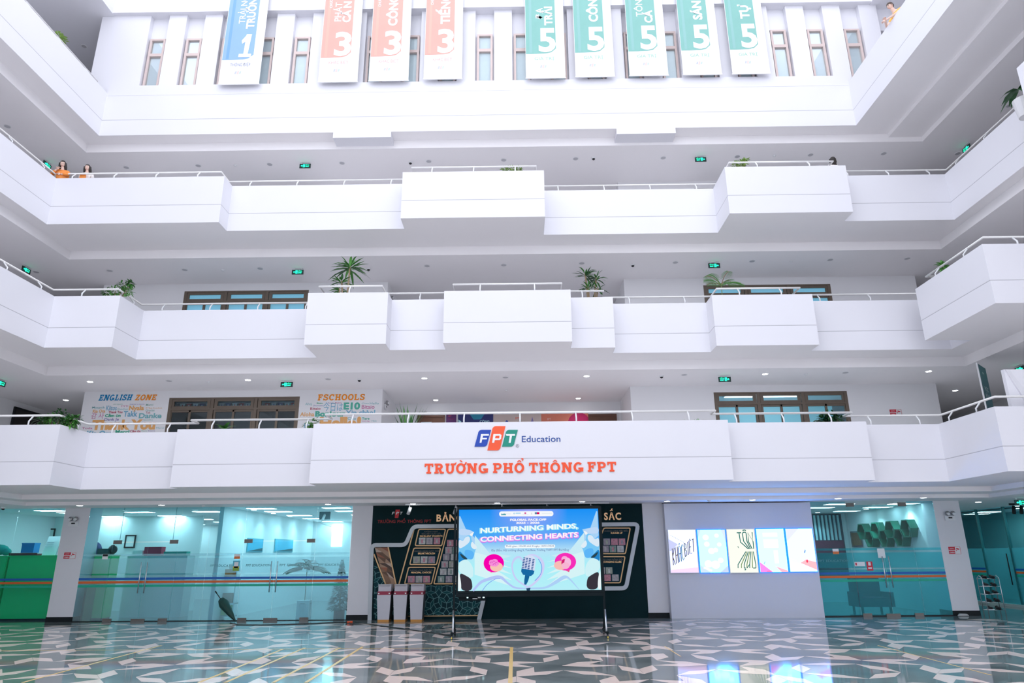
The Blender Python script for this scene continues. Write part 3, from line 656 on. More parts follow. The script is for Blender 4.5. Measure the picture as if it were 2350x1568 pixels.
slab_word('FSCHOOLS', 729.5,905,837,919, YMU, MU['orange'], t, .004, .06)
def M2(x): return 660+x*240/2350
for b,x0,y0,x1,y1,c,bo in (('Ahoj',400,435,545,490,'teal',0),('Bitaio',655,430,790,460,'green',.02),('Unomate',570,480,790,515,'purple',0),('Aloha',900,425,1050,455,'purple',0),('Marhaba',1070,425,1215,450,'pink',.01),('Bitaio',510,540,740,595,'red',.01),('今日は',800,460,1240,610,'sky',0),('E10',1260,430,1630,580,'mint',.05),('Ciao',1665,435,1830,465,'teal',0),('Hello',1850,425,2050,475,'teal',0),
    ('Bitaio',1665,485,1955,570,'pink',.01),('Aloha',280,650,600,740,'lor',.02),('Bonjour',620,620,1300,740,'mint',.05),('Xin chào!',1300,600,1970,710,'sky',.03),('Hello!',720,755,1650,1010,'lor',.06),('Tere',1670,765,1840,815,'mint',.03),('God dag',1670,835,1840,860,'pink',0),('Halo',1890,825,2000,860,'teal',0),('Ciao',1350,760,1540,820,'teal',.01),('Hei',370,900,560,1000,'sky',.02),('Czesc',450,770,620,790,'lgreen',0),('Salut',640,770,830,795,'lor',0)):
    wall_text(b, M2(x0),MY(y0),M2(x1),MY(y1), YMU, MU[c], t, bo, name='word')

# ================================================================== posters and doors of the lobby
YB = 25.99
def poster(x0,y0,x1,y1,m,label,extra=None,zb=4.9):
    X0,_,X1,Z1 = rectY(x0,y0,x1,y1,YB); t = thing('wall_poster_print', (X0,YB,zb), label, 'poster')
    MB().box(X0,YB-.02,zb,X1,YB-.004,Z1).build('board', m, t); return t
t = poster(1024,952,1047,968,mat('poster_purple',(.10,.02,.13),.5),'dark purple poster beside the open door of the lobby'); wall_text('FPT',1029,954,1036,957,YB-.022,LO,t)
wall_text('Education',1029,961,1044,962.5,YB-.022,mat('poster_red',(.6,.03,.06),.5),t)
pm = mat('poster_deep_blue',(.02,.03,.17),.5); t = poster(1051,951,1132,968,pm,'deep blue poster with a glowing top in the lobby')
X0,Z0,X1,Z1 = rectY(1074,951,1116,963,YB-.024); MB().plate([(X0+.1*(X1-X0),Z1),(X1-.1*(X1-X0),Z1),(X1-.3*(X1-X0),Z0),(X0+.3*(X1-X0),Z0)],YB-.024,YB-.02).build('glow_patch', mat('poster_cyan',(.02,.27,.42),.5), t)
wall_text('CÔNG',1101,965,1123,970,YB-.026,mat('poster_pale',(.5,.8,.85),.5),t,.02)
MB().plate(px_poly([(1052,963),(1059,968),(1052,973)],YB-.024),YB-.026,YB-.02).build('triangle', MATS['poster_pale'], t)
t = poster(1132,951,1242,968,mat('poster_beige',(.66,.55,.50),.6),'beige poster with small blue and violet peaks in the lobby')
for i,(a,m) in enumerate((([(1158,970),(1163,964),(1168,970)],'logo_blue'),([(1218,970),(1221.5,957),(1225,970)],'mural_purple'))): MB().plate(px_poly(a,YB-.024),YB-.026,YB-.02).build('peak', MATS[m], t)
wall_text('FPT',1183,958,1192,963,YB-.024,LO,t)
t = poster(1242,950,1350,968,mat('poster_coral',(.75,.22,.14),.5),'coral poster with a magenta arc in the lobby'); 
c = atY(1329,972,YB-.024); MB().plate([(c.x+.42*math.cos(math.radians(a)),c.z+.42*math.sin(math.radians(a))) for a in range(0,181,15)],YB-.026,YB-.02).build('arc', mat('poster_magenta',(.55,.0,.10),.5), t)
wall_text('FPT',1256,960,1264,965,YB-.024,mat('poster_soft',(.85,.6,.55),.5),t)
def wooddoor(n,x0,x1,y0,label,lite=False):
    X0,_,X1,Z1 = rectY(x0,y0,x1,y0+20,YB); zb = ZB[1]+FLR; zb = Z1-2.15; zb = Z1*0+Z1-2.1
    zb = 4.42; t = tag(thing(f'door_{n}', (X0,YB,zb), label, 'door'), kind='structure')
    f = MB(); f.box(X0,YB-.06,zb,X0+.08,YB,Z1); f.box(X1-.08,YB-.06,zb,X1,YB,Z1); f.box(X0,YB-.06,Z1-.08,X1,YB,Z1); f.build('door_frame', WOOD, t)
    l = MB().box(X0+.08,YB-.04,zb,X1-.08,YB-.005,Z1-.08).build('door_leaf', WOOD, t)
    if lite: MB().box(X0+.15,YB-.045,zb+1.2,X0+.15+(X1-X0)*.38,YB-.04,Z1-.25).build('glazing', mat('door_glazing',(.45,.55,.58),.3), t)
    MB().tube([(X1-.2,YB-.09,zb+1.0),(X1-.32,YB-.09,zb+1.0)],.015,6).build('handle', STEEL, l)
wooddoor(1,958,1021,954,'dark wooden door with a glass light beside the spiky plant in the lobby',True); wooddoor(2,1350,1415,951,'plain dark wooden door beside the coral poster')
X0,Z0,X1,Z1 = rectY(968,944,981,949,YB); t = thing('room_plate',(X0,YB,Z0),'tiny pale room number plate above the lobby door','plate'); MB().box(X0,YB-.01,Z0,X1,YB-.002,Z1).build('plate', WHITEP, t); wall_text('3103',970,945.4,979,947.8,YB-.012,DARKM,t)

# left gallery dark door and plate
p = atX(64,950,-18.59); t = tag(thing('door_3',(-18.59,p.y,4.42),'black doorway in the left outer wall behind the leafy shrub','door'),kind='structure')
MB().box(-18.6,p.y-.7,4.42,-18.56,p.y+.7,p.z+.05).build('door_leaf', mat('black_door',(.02,.017,.017),.5), t)
f = MB(); f.box(-18.6,p.y-.78,4.42,-18.54,p.y-.7,p.z+.12); f.box(-18.6,p.y+.7,4.42,-18.54,p.y+.78,p.z+.12); f.box(-18.6,p.y-.78,p.z+.05,-18.54,p.y+.78,p.z+.12); f.build('door_frame', DARKM, t)
q = MB().box(-18.58,p.y+.95,p.z-.4,-18.56,p.y+1.2,p.z+.15).build('door_plate', mat('plate_grey',(.12,.13,.14),.5), org=(-18.57,p.y+1,p.z-.4)); tag(q,'small dark room plate beside the black doorway','plate'); MB().box(-18.565,p.y+.98,p.z-.3,-18.55,p.y+1.17,p.z-.12).build('red_panel', REDS, q)

# standing banner and white drape at the right end of the lowest balcony
Yb = 20.2; q = px_poly([(2241,833),(2262,846),(2275,928),(2256,938)], Yb)
t = thing('standing_banner', (q[0][0]+.1,Yb,ZB[1]+FLR), 'tall dark teal standing banner behind the right end of the lowest balcony', 'banner')
a, b = Vector((13.6,20.0,0)), Vector((14.3,20.69,0)); zb, zt = ZB[1]+FLR, 7.28
def bq(u, v, k=0): p = a.lerp(b,u); n = Vector((b.y-a.y, -(b.x-a.x),0)).normalized(); return (p.x+n.x*k, p.y+n.y*k, zb+(zt-zb)*v)
TE = mat('banner_teal',(.035,.16,.19),.5); LT = mat('banner_print',(.45,.62,.66),.6)
MB().prism([bq(0,.02),bq(1,.02),bq(1,1),bq(0,1)],[bq(0,.02,-.012),bq(1,.02,-.012),bq(1,1,-.012),bq(0,1,-.012)]).build('banner_sheet', TE, t)
MB().prism([bq(-.03,.0,.02),bq(.02,0,.02),bq(.02,1.0,.02),bq(-.03,1.0,.02)],[bq(-.03,.0,-.02),bq(.02,0,-.02),bq(.02,1.0,-.02),bq(-.03,1.0,-.02)]).build('side_pole', WHITEP, t)
MB().prism([bq(-.1,0,.15),bq(1.1,0,.15),bq(1.1,.02,.15),bq(-.1,.02,.15)],[bq(-.1,0,-.15),bq(1.1,0,-.15),bq(1.1,.02,-.15),bq(-.1,.02,-.15)]).build('foot', STEEL, t)
d_ = (b-a).normalized(); n_ = Vector((d_.y,-d_.x,0)); m = MB()
if n_.y > 0: n_ = -n_
for body,v,w,c in (('FPT',.90,.2,.07),('HỌC',.72,.42,.13),('BỔNG',.64,.5,.13),('EDUCATION',.50,.5,.05),('2025',.44,.5,.05)): put_text(m, body, (Vector(bq(.5,v))+n_*.014, d_, (0,0,1)), w, c, .02)
m.build('lettering', LT, t)
# white fabric panel
t = thing('fabric_panel', (14.5,17.7,ZB[1]+FLR), 'tall white fabric-covered panel behind the rail at the right end of the lowest balcony', 'panel')
FAB = mat('white_drape',(.84,.84,.89),.8,var=.02,bump=.05)
MB().box(12.66,17.64,ZB[1]+FLR,16.8,17.76,6.46).build('panel_sheet', FAB, t)
MB().prism([(12.68,17.60,6.45),(12.80,17.632,6.45),(13.30,17.632,5.5),(13.05,17.58,5.5)],[(12.68,17.636,6.45),(12.80,17.636,6.45),(13.30,17.636,5.5),(13.05,17.636,5.5)]).build('fold', FAB, t)
for xx in (12.7,16.5): MB().box(xx,17.6,ZB[1]+FLR,xx+.08,18.1,ZB[1]+FLR+.05).build('foot', STEEL, t)

# ================================================================== hanging banners of the top wall
BW = mat('banner_white',(.88,.88,.90),.7)
BC = {'b':(mat('banner_blue',(.27,.45,.80),.6,var=.06,vscale=2),'blue'), 'c':(mat('banner_coral',(.84,.40,.34),.6,var=.06,vscale=2),'coral'), 'g':(mat('banner_green',(.22,.48,.43),.6,var=.08,vscale=2),'green')}
BSH = {'b':mat('banner_blue_fold',(.18,.38,.76),.6),'c':mat('banner_coral_fold',(.86,.44,.36),.6),'g':mat('banner_green_fold',(.26,.50,.48),.6)}
BT = {'b':mat('banner_blue_ink',(.20,.24,.48),.6),'c':mat('banner_coral_ink',(.80,.42,.40),.6),'g':mat('banner_green_ink',(.30,.60,.48),.6)}
NUM = {'1':[[(.30,1),(.62,1),(.50,0.12),(.24,.12)],[(.05,.72),(.10,.58),(.5,.78),(.5,1),(.35,1)],[(-.02,.14),(.72,.14),(.70,0),(-.04,0)]]}
YBN = 20.3
for xa,xb,yb_,kk,num,l1,l2,bt,lab in ((501,594,194,'b','1','TRẢI NG','TRƯỞNG','THÔNG ĐIỆP','blue hanging banner with a big white 1'),
    (730,820,189,'c','3','PHÁT','CÁ N','KHÁC BIỆT','coral hanging banner with a 3 and the words PHÁT CÁ N'),(846,937,186,'c','3','CÔNG',None,'KHÁC BIỆT','coral hanging banner with a 3 and the word CÔNG'),(972,1060,182,'c','3','TIẾNG',None,'KHÁC BIỆT','coral hanging banner with a 3 and the word TIẾNG'),
    (1207,1298,180,'g','5','ĐA','TRẢI','GIÁ TRỊ','green hanging banner with a 5 and the words ĐA TRẢI'),(1321,1411,177,'g','5','CÔNG',None,'GIÁ TRỊ','green hanging banner with a 5 and the word CÔNG'),(1445,1534,174,'g','5','TÔN','CÁ','GIÁ TRỊ','green hanging banner with a 5 and the words TÔN CÁ'),
    (1568,1657,172,'g','5','SÁN',None,'GIÁ TRỊ','green hanging banner with a 5 and the word SÁN'),(1681,1768,170,'g','5','TỰ',None,'GIÁ TRỊ','green hanging banner with a 5 and the word TỰ')):
    p, q = atY(xa,yb_,YBN), atY(xb,yb_,YBN); X0, X1, Z0 = p.x, q.x, (p.z+q.z)/2; w = X1-X0
    t = thing('hanging_banner', (X0,YBN,Z0), lab, 'banner')
    MB().box(X0,YBN-.006,Z0,X1,YBN+.006,22.6).build('banner_sheet', BW, t)
    MB().tube([(X0-.02,YBN,Z0+.01),(X1+.02,YBN,Z0+.01)], .018, 8).build('bottom_rod', BW, t)
    zf = Z0+1.02; pts = [(X0+.01*w,zf)]+[(X0+(.01+.74*u)*w, zf+.0+(.04*u*u if u<.9 else .05)) for u in (.3,.5,.7)]+[(X0+.66*w,zf+.06),(X0+.78*w,zf+.22),(X0+.78*w,22.55),(X0+.01*w,22.55)]
    m = MB(); o = [Vector((a,YBN-.008,b)) for a,b in pts]; n = len(o); m.v += [tuple(v) for v in o]; m.f.append(tuple(range(n))); m.mi.append(0)
    fld = m.build('colour_field', BC[kk][0], t)
    MB().face([(X0+.10*w,YBN-.0095,zf+.05),(X0+.17*w,YBN-.0095,zf+.05),(X0+.17*w,YBN-.0095,22.5),(X0+.10*w,YBN-.0095,22.5)]).build('colour_stripe', BSH[kk], fld)
    m = MB(); nz0, nh = zf+.12, .98
    if num == '1':
        for s in NUM['1']: m.face([(X0+(.42+.42*a)*w,YBN-.011-.001*NUM['1'].index(s),nz0+b*nh) for a,b in s])
    else: put_text(m, num, ((X0+.56*w,YBN-.011,nz0),(1,0,0),(0,0,1)), .44*w, nh, .03)
    m.build('numeral', LW, t)
    m = MB(); base = nz0+nh+.12
    def vt(body, xf, z, cap, bold): put_text(m, body, ((X0+xf*w,YBN-.011,z),(0,0,1),(-1,0,0)), None, cap, bold, 0, 'l')
    if l2: vt(l1,.46,base+(.35 if num!='5' else .28),.24 if num!='1' else .22,.012); m.build('lettering', LW, t); m = MB(); vt(l2,.70,base+(.30 if num!='5' else 0)-(0.18 if num=='1' else 0),.28,.04)
    else: vt(l1,.64,base+.10,.32,.04)
    if kk == 'c': m.build('lettering', LW, t); m = MB(); vt('CHƯƠNG',.20,base+.95,.09,.01)
    m.build('lettering', LW, t)
    m = MB(); put_text(m, bt, ((X0+.48*w,YBN-.009,Z0+.76),(1,0,0),(0,0,1)), .50*w, .12, .0); m.build('caption', BT[kk], t)
    for i,(mm,dz) in enumerate((('logo_blue',0),('logo_orange',.015),('logo_green',0))):
        xx = X0+(.36+.055*i)*w; MB().face([(xx,YBN-.009,Z0+.44-dz),(xx+.045*w,YBN-.009,Z0+.44-dz),(xx+.06*w,YBN-.009,Z0+.54+dz),(xx+.02*w,YBN-.009,Z0+.54+dz)]).build('logo_mark', mat('soft_'+mm,tuple(.55+.35*c for c in MATS[mm].node_tree.nodes['Principled BSDF'].inputs[0].default_value[:3]),.6), t)
    for xx in (X0+.1,X1-.1): MB().tube([(xx,YBN,22.6),(xx,20.44,22.9)],.008,5).build('hanging_cord', STEEL, t)
# ================================================================== plants
def G(n, c, v=.25): return mat(n, c, .45, var=v, vscale=25)
GD, GM, GB, GY = G('leaf_dark',(.02,.10,.025)), G('leaf_mid',(.05,.20,.035)), G('leaf_bright',(.10,.33,.06)), G('leaf_yellow',(.30,.46,.12))
SOIL, POT = mat('soil',(.04,.028,.02),.9), mat('white_planter',(.74,.74,.76),.5,var=.02); BARK = mat('bark',(.34,.25,.16),.8,var=.2,vscale=20)
def pot(t, x, y, z, r=.2, h=.4):
    p = MB().disc((x,y,z), r*.75, h, 18, r).build('planter', POT, t); MB().disc((x,y,z+h-.02), r*.92, .03, 18).build('soil', SOIL, p)
R = random.Random(11)
def rd(up0, up1):
    a = R.uniform(0,2*math.pi); u = R.uniform(up0,up1); c = math.sqrt(max(0,1-u*u)); return Vector((c*math.cos(a), c*math.sin(a), u))
def plant_at(px, Y, zf): p = atY(px[0],px[1],Y); return p.x
def dracaena(x, y, zf, heads, label, ms):
    t = thing('potted_dracaena', (x,y,zf), label, 'plant'); pot(t, x, y, zf, .24, .45)
    for hx,hz,n,L,w in heads:
        H_ = Vector((hx, y, hz)); MB().tube([(x+(hx-x)*.2,y,zf+.4),(x+(hx-x)*.7,y+.02,zf+.4+(hz-zf-.4)*.6),tuple(H_)], [.035,.03,.025], 7).build('stem', BARK, t, True)
        for i in range(n):
            d = rd(-.25,.95); d.y *= .8
            MB().leaf(H_+d*.03-Vector((0,0,.12*R.random())), d, L*R.uniform(.75,1.05), w, R.uniform(.15,.55)).build('leaf', R.choice(ms), t)
    return t
F2 = ZB[2]+FLR; F1 = ZB[1]+FLR; F3 = ZB[3]+FLR; F4 = ZB[4]+FLR
def X_at(px,py,Y): return atY(px,py,Y)
Y0 = 19.75; a,b,c = X_at(803,612,Y0),X_at(784,645,Y0),X_at(778,662,Y0)
dracaena(X_at(795,672,Y0).x, Y0, F2, [(a.x,a.z,34,.66,.085),(b.x,b.z,16,.42,.08),(c.x,c.z,16,.40,.09)], 'tall potted dracaena with one high crown on the left box of the middle balcony', [GM,GM,GD,GB])
Y0 = 20.35; a,b,c,e = X_at(1343,628,Y0),X_at(1368,638,Y0),X_at(1350,660,Y0),X_at(1372,662,Y0)
dracaena(X_at(1355,678,Y0).x, Y0, F2, [(a.x,a.z,24,.46,.06),(b.x,b.z,24,.44,.06),(c.x,c.z,16,.40,.06),(e.x,e.z,14,.36,.06)], 'bushy potted dracaena with narrow leaves beside the middle box of the middle balcony', [GM,GD,GD])
def frond_palm(x, y, zf, top, n, L, label, m, droop=.45, lw=.017):
    t = thing('potted_palm', (x,y,zf), label, 'plant'); pot(t, x, y, zf, .24, .45)
    for i in range(n):
        a = 2*math.pi*i/n + R.uniform(-.3,.3); u = R.uniform(.25,1.3); d = Vector((math.cos(a),math.sin(a)*.7,u)).normalized(); B = Vector((x,y,top)); LL = L*R.uniform(.8,1.1)
        pts = [B + d*LL*q - Vector((0,0,1))*droop*LL*q*q for q in (0,.25,.5,.75,1)]
        fr = MB().tube([(x,y,zf+.4)]+[tuple(p) for p in pts], .012, 5).build('frond_stem', BARK if i%2 else m, t)
        mb = MB()
        for q in range(5,19):
            f = q/19; p = B + d*LL*f - Vector((0,0,1))*droop*LL*f*f; sd = d.cross(Vector((0,0,1))).normalized()
            for s in (-1,1): mb.leaf(p, sd*s + d*.6 - Vector((0,0,.15)), LL*.38*(1-abs(f-.5)), lw, .45)
        mb.build('frond', m, t)
    return t
Y0 = 20.3; p = X_at(1655,655,Y0); frond_palm(p.x, Y0, F2, p.z, 9, .75, 'feathery potted palm on the right box of the middle balcony', GB)
def shrub(x, y, zf, blobs, label, m, leaf=.11, n=90, potr=.25, stem=True):
    """blobs: (dx, z, r)"""
    t = thing('potted_shrub', (x,y,zf), label, 'plant'); pot(t, x, y, zf, potr, .45)
    for bx_,bz,r in blobs:
        MB().tube([(x,y,zf+.4),(x+(bx_-x)*.5,y,zf+.4+(bz-zf-.4)*.6),(bx_,y,bz)], [.022,.016,.008], 6).build('stem', BARK, t, True)
        mb = MB()
        for i in range(n):
            d = rd(-1,1); p = Vector((bx_,y,bz)) + Vector((d.x*r,d.y*r*.8,d.z*r*.8))*R.uniform(.3,1)
            mb.leaf(p, d+rd(-.4,.4)*.8, leaf*R.uniform(.7,1.3), leaf*.42, .3)
        o = mb.build('foliage', R.choice(m), t); o['kind'] = 'stuff'
    return t
def blobs(Y, *q): return [(X_at(a,b,Y).x, X_at(a,b,Y).z, r) for a,b,r in q]
Y0 = 19.7; shrub(X_at(262,680,Y0).x, Y0, F2, blobs(Y0,(245,672,.16),(265,668,.2),(285,655,.2),(292,668,.18),(300,650,.10)), 'leafy shrub leaning over the left corner of the middle balcony', [GM,GM,GB], .10, 80)
Y0 = 18.9; shrub(X_at(125,975,Y0).x, Y0, F1, blobs(Y0,(95,966,.2),(118,960,.22),(140,955,.22),(150,966,.2),(108,970,.2),(172,962,.14),(162,972,.18)), 'wide leafy shrub at the left end of the lowest balcony before the black doorway', [GM,GM,GB,GD], .12, 90)
Y0 = 19.7; p = X_at(515,975,Y0); t = thing('potted_rosette', (p.x,Y0,F1), 'low broad-leaved rosette plant before the dark window of the lowest balcony', 'plant'); pot(t,p.x,Y0,F1,.22,.5)
for i in range(16): d = rd(.1,.8); MB().leaf((p.x,Y0,p.z-.15), d, .42*R.uniform(.8,1.1), .12, .35).build('leaf', R.choice((GM,GB)), t)
Y0 = 19.6; shrub(X_at(713,985,Y0).x, Y0, F1, blobs(Y0,(708,976,.13),(722,970,.14),(716,982,.12)), 'small green plant beside the FSCHOOLS mural', [GM,GB], .10, 50)
Y0 = 19.2; p = X_at(936,968,Y0); t = thing('potted_aloe', (p.x,Y0,F1), 'spiky sword-leaved plant beside the lobby door of the lowest balcony', 'plant'); pot(t,p.x,Y0,F1,.24,.5)
for i in range(30): d = Vector((R.uniform(-.55,.55),R.uniform(-.4,.4),1)); MB().leaf((p.x+d.x*.2,Y0+d.y*.1,p.z-.35), d, R.uniform(.55,1.0), .06, .02).build('leaf', R.choice((GM,GM,GB,GD)), t)
Y0 = 19.3; p = X_at(1592,965,Y0); t = thing('potted_grass', (p.x,Y0,F1), 'bright bushy grass plant at the right end of the lettered parapet', 'plant'); pot(t,p.x,Y0,F1,.24,.5)
mb = MB()
for i in range(170): d = rd(.15,1); mb.leaf((p.x+R.uniform(-.16,.16),Y0+R.uniform(-.1,.1),p.z-.25), d, R.uniform(.25,.48), .03, .3)
mb.build('foliage', GB, t)['kind'] = 'stuff'
Y0 = 19.65; shrub(X_at(1905,966,Y0).x, Y0, F1, blobs(Y0,(1888,962,.18),(1905,956,.2),(1922,962,.18),(1905,966,.2),(1893,968,.16)), 'dense dark green shrub before the right window of the lowest balcony', [GD,G('leaf_deep',(.008,.085,.04))], .13, 110)
Y0 = 19.6; shrub(X_at(1175,395,Y0).x, Y0, F3, blobs(Y0,(1160,389,.09),(1175,387,.1),(1190,389,.09)), 'yellow-green plant just showing over the middle box of the upper balcony', [GY], .10, 60)
Y0 = 19.6; shrub(X_at(1700,385,Y0).x, Y0, F3, blobs(Y0,(1690,377,.14),(1705,373,.12),(1712,367,.07),(1698,380,.16)), 'feathery yellow-green plant at the left end of the right box of the upper balcony', [GY], .10, 50)
p = atX(135,80,-15.0); shrub(-15.0, p.y, F4, [(-15.0,p.z-.05,.14),(-14.9,p.z-.2,.16)], 'small bright plant on the left top gallery', [GY], .14, 40)
p = atX(2166,606,12.5); shrub(12.5, p.y, F2, [(12.45,p.z-.05,.13),(12.5,p.z-.12,.14)], 'small bright green plant on the right bay of the middle balcony', [GB], .16, 30)
p = atX(2341,205,13.0); t = thing('potted_monstera', (13.0,p.y,F3), 'dark broad-leaved plant behind the right bay of the upper balcony', 'plant'); pot(t,13.0,p.y,F3,.24,.5)
for i in range(12): d = rd(-.3,.6); d.x -= .3; MB().leaf((12.95,p.y,p.z), d, .5, .14, .7).build('leaf', GD, t)

# ================================================================== people
SKIN = mat('skin',(.80,.56,.47),.6); HAIR = mat('black_hair',(.02,.014,.012),.5); BHAIR = mat('brown_hair',(.06,.035,.025),.5)
ORANGE = mat('orange_shirt',(.90,.30,.06),.7,var=.05); WSH = mat('white_shirt',(.85,.80,.78),.7); NAVY = mat('dark_trousers',(.03,.035,.06),.8); EYE = mat('eye_dark',(.03,.02,.02),.3); LIP = mat('lips',(.55,.18,.16),.5)
def skin_mesh(name, V, E, r, m, parent):
    me = bpy.data.meshes.new(name); og = ORG[parent.name]
    me.from_pydata([tuple(Vector(v)-og) for v in V], E, []); ob = bpy.data.objects.new(name, me); COL.objects.link(ob)
    sm = ob.modifiers.new('s','SKIN'); sm.use_smooth_shade = True
    for i,sv in enumerate(me.skin_vertices[0].data): sv.radius = (r[i],r[i]); sv.use_root = (i == 0)
    ss = ob.modifiers.new('u','SUBSURF'); ss.levels = 1; ss.render_levels = 1
    dg = bpy.context.evaluated_depsgraph_get(); dg.update(); m2 = bpy.data.meshes.new_from_object(ob.evaluated_get(dg))
    bpy.data.objects.remove(ob, do_unlink=True); m2.materials.clear(); m2.materials.append(m)
    for p in m2.polygons: p.use_smooth = True
    o = bpy.data.objects.new(name, m2); COL.objects.link(o); o.parent = parent; ORG[o.name] = og; return o
def person(base, f, label, shirt, hairm, hair='long', lean=0., H=1.6, armR=None, armL=None, top=None, tilt=0., sleeve=True):
    """base on the floor, f facing direction (unit, horizontal)"""
    base = Vector(base); f = Vector(f).normalized(); rt = Vector((f.y,-f.x,0)); up = Vector((0,0,1)); s = H/1.7
    t = thing('person', tuple(base), label, 'person')
    P = lambda a,b,c: base + rt*a*s + f*b*s + up*c*s
    pel, wai, che, nec = P(0,0,.92), P(0,lean*.2,1.08), P(0,lean*.6,1.32), P(0,lean*.9,1.45); hd = P(0,lean*1.15,1.58)
    V = [pel,wai,che,nec,hd]; E = [(0,1),(1,2),(2,3),(3,4)]; r = [.145*s,.125*s,.135*s,.055*s,.06*s]
    for sd in (-1,1):
        k = len(V); V += [P(sd*.09,0,.86),P(sd*.10,.02,.48),P(sd*.10,-.02,.07),P(sd*.10,.14,.035)]; E += [(0,k),(k,k+1),(k+1,k+2),(k+2,k+3)]; r += [.09*s,.062*s,.042*s,.04*s]
    arms = {}
    for sd,A in ((1,armR),(-1,armL)):
        sh = che + rt*sd*.17*s + up*.07*s; el, ha = A if A else (sh+rt*sd*.05*s-up*.27*s, sh+rt*sd*.06*s-up*.50*s+f*.06*s)
        k = len(V); V += [sh,Vector(el),Vector(ha)]; E += [(2,k),(k,k+1),(k+1,k+2)]; r += [.055*s,.042*s,.03*s]; arms[sd] = (sh,Vector(el),Vector(ha))
    body = skin_mesh('body', V, E, r, SKIN, t)
    # hands: palm with five fingers
    for sd in (1,-1):
        sh,el,ha = arms[sd]; d = (ha-el).normalized(); sdv = d.cross(up); sdv = sdv.normalized() if sdv.length > .1 else rt
        mb = MB().ball(tuple(ha+d*.04), .045*s, (1,.8,1), 8, 6)
        for i in range(4): q = ha + d*.06 + sdv*(i-1.5)*.02; mb.tube([tuple(q),tuple(q+d*.035),tuple(q+d*.06-up*.02)], [.010,.009,.007], 6)
        q = ha + d*.02 + sdv*.035; mb.tube([tuple(q),tuple(q+sdv*.03+d*.02),tuple(q+sdv*.035+d*.05)], [.011,.010,.008], 6)
        mb.build('hand', SKIN, body, True)
    # clothes
    V2 = [pel-up*.02,wai,che,che.lerp(nec,.75)]; E2 = [(0,1),(1,2),(2,3)]; r2 = [.165*s,.155*s,.165*s,.10*s]
    for sd in (1,-1):
        sh,el,ha = arms[sd]; k = len(V2); V2 += [sh, sh.lerp(el,.95 if not sleeve else .62)]; E2 += [(2,k),(k,k+1)]; r2 += [.075*s,.062*s]
        if not sleeve: V2.append(el.lerp(ha,.8)); E2.append((k+1,k+2)); r2.append(.05*s)
    skin_mesh('shirt', V2, E2, r2, shirt, t)
    V3 = [pel]; E3 = []; r3 = [.165*s]
    for sd in (-1,1): k = len(V3); V3 += [P(sd*.09,0,.84),P(sd*.10,.02,.48),P(sd*.10,-.02,.10)]; E3 += [(0,k),(k,k+1),(k+1,k+2)]; r3 += [.105*s,.078*s,.06*s]
    skin_mesh('trousers', V3, E3, r3, NAVY, t)
    # head
    hf = (f*math.cos(tilt) - up*math.sin(tilt)).normalized(); hu = rt.cross(hf).normalized(); hu = hu if hu.z > 0 else -hu
    C = hd + hu*.06*s; Q = lambda a,b,c: tuple(C + rt*a*s + hf*b*s + hu*c*s)
    mb = MB(); m0 = MB().ball((0,0,0),1,(.075,.092,.112),14,10); mb.v = [Q(a*(1-.22*max(0,-c/.112)),b,c) for a,b,c in m0.v]; mb.f = m0.f; mb.mi = m0.mi
    head = mb.build('head', SKIN, t, True)
    mb = MB().ball(Q(0,.090,-.015),.012*s,(.9,1,1.6),8,6); mb.build('nose', SKIN, head, True)
    for sd in (-1,1):
        MB().ball(Q(sd*.03,.083,.015),.010*s,(1.3,1,.8),8,5).build('eye', EYE, head, True); MB().ball(Q(sd*.076,0,-.01),.022*s,(.6,1,1.3),8,5).build('ear', SKIN, head, True)
    MB().ball(Q(0,.083,-.055),.014*s,(1.6,.6,.5),8,5).build('mouth', LIP, head, True)
    mb = MB(); m0 = MB().ball((0,0,0),1,(.086,.102,.120),16,12); keep = []
    mb.v = [Q(a, b-.012, c+.010) for a,b,c in m0.v]
    for fc in m0.f:
        cc = sum((Vector(m0.v[i]) for i in fc), Vector())/4
        if not (cc.y > .035 and cc.z < (.055 if hair != 'fringe' else .045)) and not (hair != 'long' and cc.z < -.045 and cc.y > -.04): mb.f.append(fc); mb.mi.append(0)
    hr = mb.build('hair', hairm, t, True)
    if hair == 'long':
        mb = MB()
        for i in range(13):
            a = math.radians(150+i*(240/12)); x_, y_ = .078*math.sin(a), -.085*math.cos(a)*-1
            x_, y_ = .080*math.cos(math.radians(170+i*200/12)), .085*math.sin(math.radians(170+i*200/12))
            mb.tube([Q(x_,y_,.04),Q(x_*1.18,y_*1.1,-.08),Q(x_*1.25,y_*1.0,-.20),Q(x_*1.1,y_*.95,-.30)], [.03,.03,.026,.012], 6)
        mb.build('hair_lengths', hairm, hr, True)
    return t
P3 = 13.43
a = Vector((X_at(143,395,19.55).x, 19.62, F3)); rail = P3+.22
person(a, (.25,-1,0), 'person in an orange top leaning on the upper left rail with hand at chin', ORANGE, HAIR, 'long', lean=.14, H=1.66, tilt=.35,
       armR=((a.x-.30,19.44,rail+.02),(a.x-.05,19.36,rail+.20)), armL=((a.x+.28,19.48,rail+.06),(a.x+.05,19.42,rail+.05)), sleeve=False)
b = Vector((X_at(193,395,19.55).x, 19.72, F3))
person(b, (.12,-1,0), 'person with long dark hair in a white and orange top behind the rail', WSH, HAIR, 'long', lean=.04, H=1.64, tilt=.3)
MB().plate([(b.x-.10,P3+.02),(b.x+.10,P3+.02),(b.x+.09,P3+.34),(b.x-.09,P3+.34)], 19.515, 19.54).build('shirt_front', ORANGE, [o for o in COL.objects if o.name.startswith('person')][-1])
h = X_at(1910,366,19.75); person((h.x,19.75,F3), (-.3,1,0), 'person with dark hair only just showing over the right box of the upper balcony', WSH, HAIR, 'long', H=h.z-F3+.02)
q = atX(2050,48,11.68); wz = Z4+1.72
